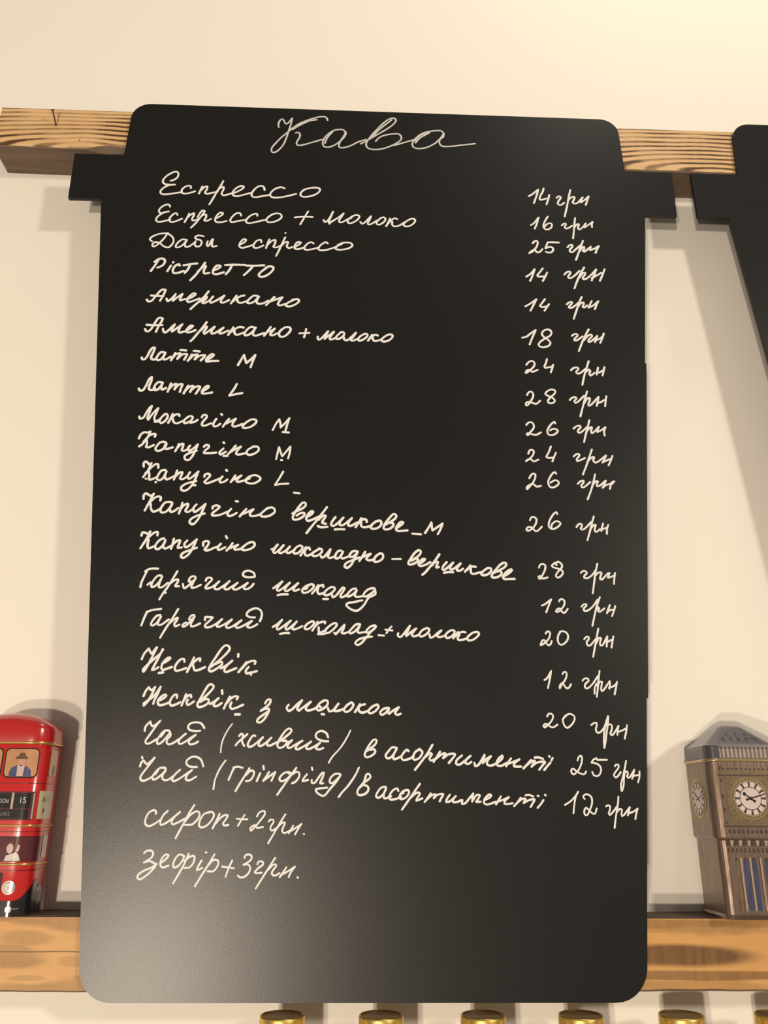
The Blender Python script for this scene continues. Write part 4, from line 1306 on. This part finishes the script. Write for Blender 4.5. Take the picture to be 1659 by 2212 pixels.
for (a, b) in ((2.2, 26.2), (-25.2, -1.2)):          # upper windows with a printed passenger
    A, B = T.ux(a), T.ux(b); c = (A+B)/2
    f = T.decal('window_frame', rrect(A-0.9, B+0.9, zz+22.0, zz+44.6, 3.6), 0.35, T_BLACK, bus)
    pn = T.decal('window_pane', rrect(A, B, zz+23.0, zz+43.7, 3.0), 0.5, T_TAN, f)
    k = 1
    T.decal('jacket', [(c-8.5, zz+23.2), (c+8.5, zz+23.2), (c+8.1, zz+27.5), (c+5.5, zz+30.4), (c+1, zz+31.5), (c-3, zz+31.4), (c-7, zz+29.5), (c-8.3, zz+26.5)], 0.62, T_BLUE, f)
    T.decal('shirt', [(c-2.2, zz+23.2), (c+2.6, zz+23.2), (c+3.3, zz+31.4), (c-2.6, zz+31.4)], 0.72, T_PINK, f)
    T.decal('face', disc(c+0.4, zz+34.4, 2.7, 18, 3.7), 0.72, T_SKIN, f)
    T.decal('hat', [(c-4.6, zz+36.2), (c+4.8, zz+36.2), (c+4.2, zz+37.8), (c+2.8, zz+38.4), (c+2.2, zz+40.8), (c-1.6, zz+40.8), (c-2.4, zz+38.4), (c-4.2, zz+37.8)], 0.82, T_BROWN, f)
E = T.a+T.q
for g in (1, -1):                                    # windows on the flanks
    f = T.decal('side_window', rrect(min(g*(E-3.2), g*(E+13)), max(g*(E-3.2), g*(E+13)), zz+24, zz+44, 2), 0.3, T_TAN, bus)
    T.decal('side_passenger', rrect(min(g*(E+4), g*(E+8.5)), max(g*(E+4), g*(E+8.5)), zz+24.5, zz+32, 1.8), 0.42, T_TEAL, f)
    T.decal('plaque', rrect(min(g*(E-9.5), g*(E+13)), max(g*(E-9.5), g*(E+13)), zz-8.3, zz+12.6, 0.4), 0.3, T_CREAM, bus)
    if g == 1:
        pq = bus.children[-1]
        T.decal('printed_mark', bar(E-5.5, zz+4.0, E-4.3, zz+8.2, 0.8), 0.42, T_BROWN, pq)
        T.decal('printed_mark', bar(E-4.3, zz+8.2, E-2.6, zz+4.2, 0.7), 0.42, T_BROWN, pq)
        T.decal('printed_mark', disc(E-3.4, zz-2.2, 1.0, 14, 2.0), 0.42, T_BROWN, pq)
        for q in range(3): T.decal('printed_mark', bar(E-1.5, zz+5.2+q*1.2, E+6, zz+5.6+q*1.2, 0.35), 0.42, T_GREY, pq)
    wl = T.decal('side_window', rrect(min(g*(E+4), g*(E+14)), max(g*(E+4), g*(E+14)), zz-37, zz-20, 1.5), 0.3, T_GREYW, bus)
    wh = T.decal('wheel', disc(g*(E+9), zz-65.5, 7.6, 28, 9.5), 0.5, T_BLACK, bus)
    T.decal('hub', disc(g*(E+9), zz-65.5, 3.6, 20, 4.8), 0.7, T_GREY, wh)
for z, h in ((18.0, 0.5), (-17.6, 0.5), (-45.1, 0.7)):
    T.decal('coach_line', [(-E-14, zz+z-h/2), (E+14, zz+z-h/2), (E+14, zz+z+h/2), (-E-14, zz+z+h/2)], 0.15, T_DKRED, bus)
for z in (-13.3, -40.9):
    bm = bmesh.new(); T.loft(bm, [(zz+z-1.0, 0.0), (zz+z-0.5, 0.9), (zz+z+0.5, 0.9), (zz+z+1.0, 0.0)], False, False); link('band', bm, T_GOLD, bus, smooth=True)
X = T.ux
fr = T.decal('destination_frame', rrect(X(-27), X(28), zz-9.2, zz+11.8, 0.8), 0.25, T_MAROON, bus)
for (a, b) in ((11.0, 12.8), (26.6, 27.6), (-9.2, -8.1), (-26.6, -25.9)): T.decal('chrome_strip', rrect(X(a), X(b), zz+(-8.4 if abs(a) > 20 else -1.2), zz+11.0, 0.3), 0.5, T_SILVER, fr)
for (a, b, z0, z1) in ((X(-25.5), X(-9.5), -0.4, 10.3), (X(-7.8), X(10.6), -0.4, 10.3), (X(13.2), X(25.2), -0.4, 10.3), (X(-25.5), X(24.6), -7.9, -1.6)):
    T.decal('destination_blind', rrect(a, b, zz+z0, zz+z1, 0.5), 0.45, T_BLACK, fr)
T.text('LONDON', 1.9, zz+4.6, 4.6, 0.6, T_GREYW, fr, sx=0.72)
T.text('15', X(19.8), zz+5.2, 6.6, 0.6, T_GREYW, fr, sx=0.85)
T.text('SQUARE', 5.5, zz-4.8, 4.0, 0.6, T_GREY, fr, sx=0.80)
ws = T.decal('windscreen', rrect(-E-0.5, E+0.5, zz-38.9, zz-20.9, 1.2), 0.3, T_BLACK, bus)
T.decal('cab_glass', rrect(-E+4, E-4, zz-38.4, zz-21.4, 0.8), 0.42, T_MAROON, ws)
T.decal('driver_face', disc(15.5, zz-29.5, 2.6, 18, 3.6), 0.55, T_PINK, ws)
T.decal('driver_coat', [(12.0, zz-38.3), (24.0, zz-38.3), (22.6, zz-34.5), (20.5, zz-32.0), (16.5, zz-33.5), (13.2, zz-34.5)], 0.5, T_GREYW, ws)
T.decal('driver_hand', [(20.0, zz-31.5), (21.8, zz-31.8), (22.6, zz-27.5), (21.4, zz-26.6)], 0.55, T_PINK, ws)
T.decal('grille', rrect(-12.5, 12.8, zz-64.2, zz-46.6, 0.6), 0.3, T_BLACK, bus)
for g in (1, -1):
    T.decal('fender', [(g*X(5), 0.2), (g*(E+17), 0.2), (g*(E+17), 4), (g*(E+4), 6), (g*(E+4), zz-52), (g*(E-1.5), zz-52), (g*(E-6), zz-56.5), (g*(E-9.5), zz-60.5), (g*(E-13), zz-64.2), (g*(E-17), zz-66), (g*5, zz-66.2)][::g], 0.3, T_BLACK, bus)
    hl = T.decal('headlight', disc(g*X(18.5), zz-56.9, 4.9), 0.5, T_SILVER, bus)
    T.decal('headlight_ring', disc(g*X(18.5), zz-56.9, 3.7), 0.62, T_GREY, hl)
    T.decal('headlight_lens', disc(g*X(18.5), zz-56.9, 3.2), 0.74, T_SILVER, hl)
    T.decal('headlight_bulb', disc(g*X(18.2), zz-57.3, 1.1), 0.86, T_CREAM, hl)
    T.decal('bumper_lamp', disc(g*X(20.5), zz-72.0, 2.3), 0.6, T_SILVER, bus)
    T.decal('bumper_strip', bar(g*X(21), zz-71.6, g*X(27), zz-71.4, 0.9), 0.45, T_GREY, bus)

# ---- clock tower tin
B_STONE = mat('stone_print', (0.235, 0.165, 0.13), 0.30, metal=0.65, coat=0.3, bump=(420, 0.35, (1, 1, 0.12)), var=(520, 0.6, (1, 1, 0.10)))
B_STONE2 = mat('gilt_stone_print', (0.24, 0.175, 0.10), 0.25, coat=0.3, var=(330, 0.6, (1, 1, 1)), metal=0.5)
B_DARK = mat('dark_stone_print', (0.055, 0.032, 0.022), 0.35, coat=0.2, var=(400, 0.4, (1, 1, 1)))
B_SLATE = mat('slate_print', (0.115, 0.108, 0.13), 0.30, coat=0.3, var=(260, 0.35, (1, 1, 0.25)))
B_SLATE2 = mat('dark_slate_print', (0.05, 0.047, 0.06), 0.35)
B_PALE = mat('pale_stone_print', (0.36, 0.27, 0.20), 0.3, coat=0.3, var=(300, 0.3, (1, 1, 1)))
B_FACE = mat('clock_face_print', (0.60, 0.50, 0.48), 0.22, coat=0.5)
B_GILT = mat('gilt_rim', (0.55, 0.40, 0.19), 0.2, metal=0.75, coat=0.3)
B_HAND = mat('clock_hand_print', (0.012, 0.008, 0.012), 0.25, coat=0.3)
B_BLUE = mat('blue_window_print', (0.05, 0.06, 0.13), 0.25, coat=0.4, var=(350, 0.5, (1, 1, 0.3)))
ben = thing('clock_tower_tin', 'brown and gold tin shaped like a clock tower on the lower batten', 'tin', (317, 687, -77.1))
T = Tin(30, 54, 8)
bm = bmesh.new()
T.loft(bm, [(0, -1.2), (1.5, -0.6), (3.5, -1.8), (56.3, -1.8), (57.6, -0.2), (58.6, 0.4), (115.5, 0.4), (116.2, -0.4)]); link('body', bm, B_STONE, ben, smooth=False)
bm = bmesh.new()
T.loft(bm, [(116.0, 0.6), (126.5, 0.6), (128.6, 0.2), (130.0, -2.2), (144.4, -20.2), (145.6, -22.5), (146.0, -24.5)])
roof = link('roof_lid', bm, B_SLATE, ben, smooth=False)
bm = bmesh.new(); T.loft(bm, [(115.6, 0.5), (116.0, 1.7), (117.5, 1.7), (118.0, 0.6)], False, False); link('rim', bm, B_GILT, roof, smooth=True)
for i in range(15):                                  # parapet merlons and the dark openings above them
    u = -23.8+i*3.4
    T.decal('merlon', rrect(u-0.95, u+0.95, 118.6, 126.0, 0.5), 0.75, B_PALE, roof)
    if i < 14: T.decal('parapet_opening', disc(u+1.7, 126.3, 0.8, 12, 1.0), 0.75, B_DARK, roof)
for g in (1, -1):
    T.decal('corner_pier', rrect(min(g*(T.a-1.5), g*(T.a+8)), max(g*(T.a-1.5), g*(T.a+8)), 118.2, 128.0, 0.5), 0.8, B_SLATE2, roof)
def roof_mark(u, t, du, dt):                         # small dormers printed on the front slope
    bm = bmesh.new(); vs = []
    for i in range(14):
        a = 2*math.pi*i/14; tt = t+dt*math.sin(a); x = u*(1-0.68*tt)+du*math.cos(a)*0.8
        y = 27-27*(1-2.2/30)+ (27*(20.2-2.2)/30)*tt; z = 130.0+14.4*tt
        vs.append(bm.verts.new(V(x, y-0.25, z+0.15)))
    bm.faces.new(vs); link_raw('dormer', bm, B_SLATE2, roof)
for u in (-16, -8, 0, 8, 16): roof_mark(u, 0.30, 1.1, 0.09)
for u in (-13, 0, 13): roof_mark(u, 0.58, 0.9, 0.07)
# clock stage
H = 77.1
T.decal('moulding', [(-24, H+29.0), (24, H+29.0), (24, H+31.6), (-24, H+31.6)], 0.9, B_STONE2, ben)
for i in range(13): T.decal('moulding_gap', rrect(-23+i*3.6, -21.3+i*3.6, H+32.4, H+33.6, 0.3), 0.55, B_DARK, ben)
T.decal('moulding', [(-24, H+27.6), (24, H+27.6), (24, H+28.3), (-24, H+28.3)], 0.6, B_DARK, ben)
pnl = T.decal('clock_panel', [(-18.6, H-6.8), (18.6, H-6.8), (18.6, H+27.4), (-18.6, H+27.4)], 0.55, B_STONE2, ben)
def dial(u, z, R, root, k=1.0):
    d = T.decal('clock_dial', disc(u, z, R, 48), 0.75, B_GILT, root)
    T.decal('dial_track', disc(u, z, R*0.93, 48), 0.85, B_STONE2, d)
    T.decal('dial_track', disc(u, z, R*0.86, 48), 0.9, B_PALE, d)
    for i in range(60):
        a = i*6
        if a % 30: T.decal('minute_mark', sector(u, z, R*0.83, R*0.89, a-0.8, a+0.8, 1), 0.97, B_DARK, d, step=9)
    T.decal('numeral_ring', disc(u, z, R*0.80, 48), 0.95, B_DARK, d)
    for i in range(12):
        T.decal('hour_cell', sector(u, z, R*0.555, R*0.78, i*30+4.5, i*30+25.5), 1.05, B_FACE, d, step=3)
        w = (2.2, 4.6, 3.4)[i % 3]
        T.decal('numeral', sector(u, z, R*0.60, R*0.76, i*30-w, i*30+w, 2), 1.05, B_DARK, d, step=3)
    T.decal('dial_centre', disc(u, z, R*0.52, 40), 1.05, B_FACE, d)
    def hand(ang, ln, tail, w):
        s, c = math.sin(math.radians(ang)), math.cos(math.radians(ang))
        h = T.decal('clock_hand', bar(u-s*tail, z-c*tail, u+s*ln, z+c*ln, w*1.2, w*0.7), 1.2, B_HAND, d)
        T.decal('hand_tail', disc(u-s*tail, z-c*tail, w*0.95, 12), 1.22, B_HAND, h)
        return h
    h = hand(-54, R*0.40, R*0.22, R*0.075); s, c = math.sin(math.radians(-54)), math.cos(math.radians(-54))
    T.decal('hand_spade', disc(u+s*R*0.36, z+c*R*0.36, R*0.085, 12), 1.22, B_HAND, h)
    hand(74, R*0.80, R*0.20, R*0.065)
    T.decal('hand_boss', disc(u, z, R*0.085, 14), 1.3, B_HAND, d)
dial(0, H+10.6, 15.9, pnl)
side_u = -(T.a+T.q+T.s/2+0.5)
pn2 = T.decal('clock_panel', [(side_u-17.5, H-6.8), (side_u+17.5, H-6.8), (side_u+17.5, H+27.4), (side_u-17.5, H+27.4)], 0.5, B_STONE2, ben)
dial(side_u, H+10.6, 15.0, pn2)
for g in (1, -1):
    for z in (34, 24, 12, 2, -8): T.decal('pier_mark', disc(g*21.5, H+z, 0.9, 10, 1.5), 0.55, B_DARK, ben)
T.decal('moulding', [(-24, H-9.6), (24, H-9.6), (24, H-8.2), (-24, H-8.2)], 0.9, B_STONE2, ben)
T.decal('moulding', [(-24, H-10.8), (24, H-10.8), (24, H-10.0), (-24, H-10.0)], 0.6, B_DARK, ben)
for i in range(12):
    u = -19.8+i*3.6
    T.decal('arch', [(u-1.0, H-15.5), (u+1.0, H-15.5), (u+1.0, H-13.6), (u, H-12.2), (u-1.0, H-13.6)], 0.55, B_DARK, ben)
for i in range(14):
    u = -22+i*3.4
    T.decal('bracket', [(u-1.1, H-24.6), (u+0.4, H-24.6), (u+1.5, H-20.6), (u-1.5, H-20.6)], -0.9, B_PALE if i % 2 else B_DARK, ben)
    T.decal('bracket', [(u-0.6, H-29.5), (u+0.9, H-29.5), (u+0.5, H-26.0), (u-0.2, H-26.0)], -1.55, B_DARK, ben)
for u, wd in ((-16.5, 2.0), (-9.2, 3.6), (-2.6, 3.6), (7.4, 3.8), (14.2, 3.8)):
    T.decal('lancet_window', [(u-wd/2, H-70.5), (u+wd/2, H-70.5), (u+wd/2, H-36), (u, H-33.5), (u-wd/2, H-36)], -1.55, B_BLUE if wd > 3 else B_STONE2, ben)
    T.decal('window_head', disc(u, H-34.4, wd*0.42, 12, 1.2), -1.45, B_DARK, ben)
for u in (-13.2, -5.9, 2.4, 10.8, 18.5): T.decal('rib', [(u-0.7, H-71), (u+0.7, H-71), (u+0.7, H-33), (u-0.7, H-33)], -1.2, B_PALE, ben)
T.decal('plinth', [(-24, 0.4), (24, 0.4), (24, 3.2), (-24, 3.2)], -0.3, B_DARK, ben)

# ------------------------------------------------------------------ syrup bottles below the menu
M_CAP = mat('gold_foil', (0.72, 0.52, 0.15), 0.38, metal=1.0, bump=(120, 0.12, (1, 1, 1)), var=(60, 0.1, (1, 1, 1)))
M_CAPT = mat('dim_reflection_cap_top', (0.27, 0.17, 0.075), 0.5, metal=0.35, var=(500, 0.25, (1, 1, 1)))  # darker brown paints in the dim reflection of the cap's upward face
M_GLASS = mat('amber_bottle_glass', (0.16, 0.06, 0.02), 0.08, spec=0.6, coat=0.4)
M_PAPER = mat('cream_paper_label', (0.62, 0.54, 0.42), 0.6)
M_SHELF = mat('brown_shelf_board', (0.20, 0.11, 0.05), 0.5, var=(60, 0.35, (0.1, 1, 1)))
def bottle(x, lab, first=[]):
    if not first:
        root = thing('bottle', lab, 'bottle', (x, 700, -442), 'gold-capped bottles below the menu')
        bm = bmesh.new(); lathe(bm, [(0, 2), (30, 0), (34.5, 3), (35, 8), (35, 178), (33, 196), (26, 214), (17.5, 232), (14.5, 246), (14.2, 262), (0, 262)]); link('glass', bm, M_GLASS, root, smooth=True)
        bm = bmesh.new(); lathe(bm, [(35.25, 40), (35.25, 150)]); link('paper_label', bm, M_PAPER, root, smooth=True)
        bm = bmesh.new(); lathe(bm, [(14.6, 255), (16.9, 255.4), (16.85, 270), (16.6, 296), (16.5, 299.0), (16.2, 300.0), (15.3, 300.2), (14.9, 299.4)], 48); c = link('cap', bm, M_CAP, root, smooth=True)
        bm = bmesh.new(); lathe(bm, [(15.0, 299.3), (8, 299.5), (0, 299.5)], 48); link('cap_top', bm, M_CAPT, c)
        first.append(root); return
    src = first[0]; r = src.copy(); COL.objects.link(r); r.location.x = x*MM; r['label'] = lab
    for ch in src.children:
        k = ch.copy(); COL.objects.link(k); k.parent = r
        for g in ch.children:
            q = g.copy(); COL.objects.link(q); q.parent = k
for x, lab in ((-47.9, 'gold-capped bottle at the bus tin end of the row below the menu'),
               (24.7, 'gold-capped bottle, second in the row from the bus tin end'),
               (100.1, 'gold-capped bottle, third in the row from the bus tin end'),
               (173.0, 'gold-capped bottle under the bottom corner of the menu board nearest the clock tin'),
               (248.5, 'gold-capped bottle under the lower batten between menu board and clock tower tin'),
               (321.5, 'gold-capped bottle directly below the clock tower tin')):
    bottle(x, lab)
bm = bmesh.new(); box(bm, -420, 620, 634, 743.8, -466, -442)
sh = link('shelf', bm, M_SHELF); sh.location.z = Z0
tag(sh, 'brown wooden shelf board carrying the gold-capped bottles', 'shelf')
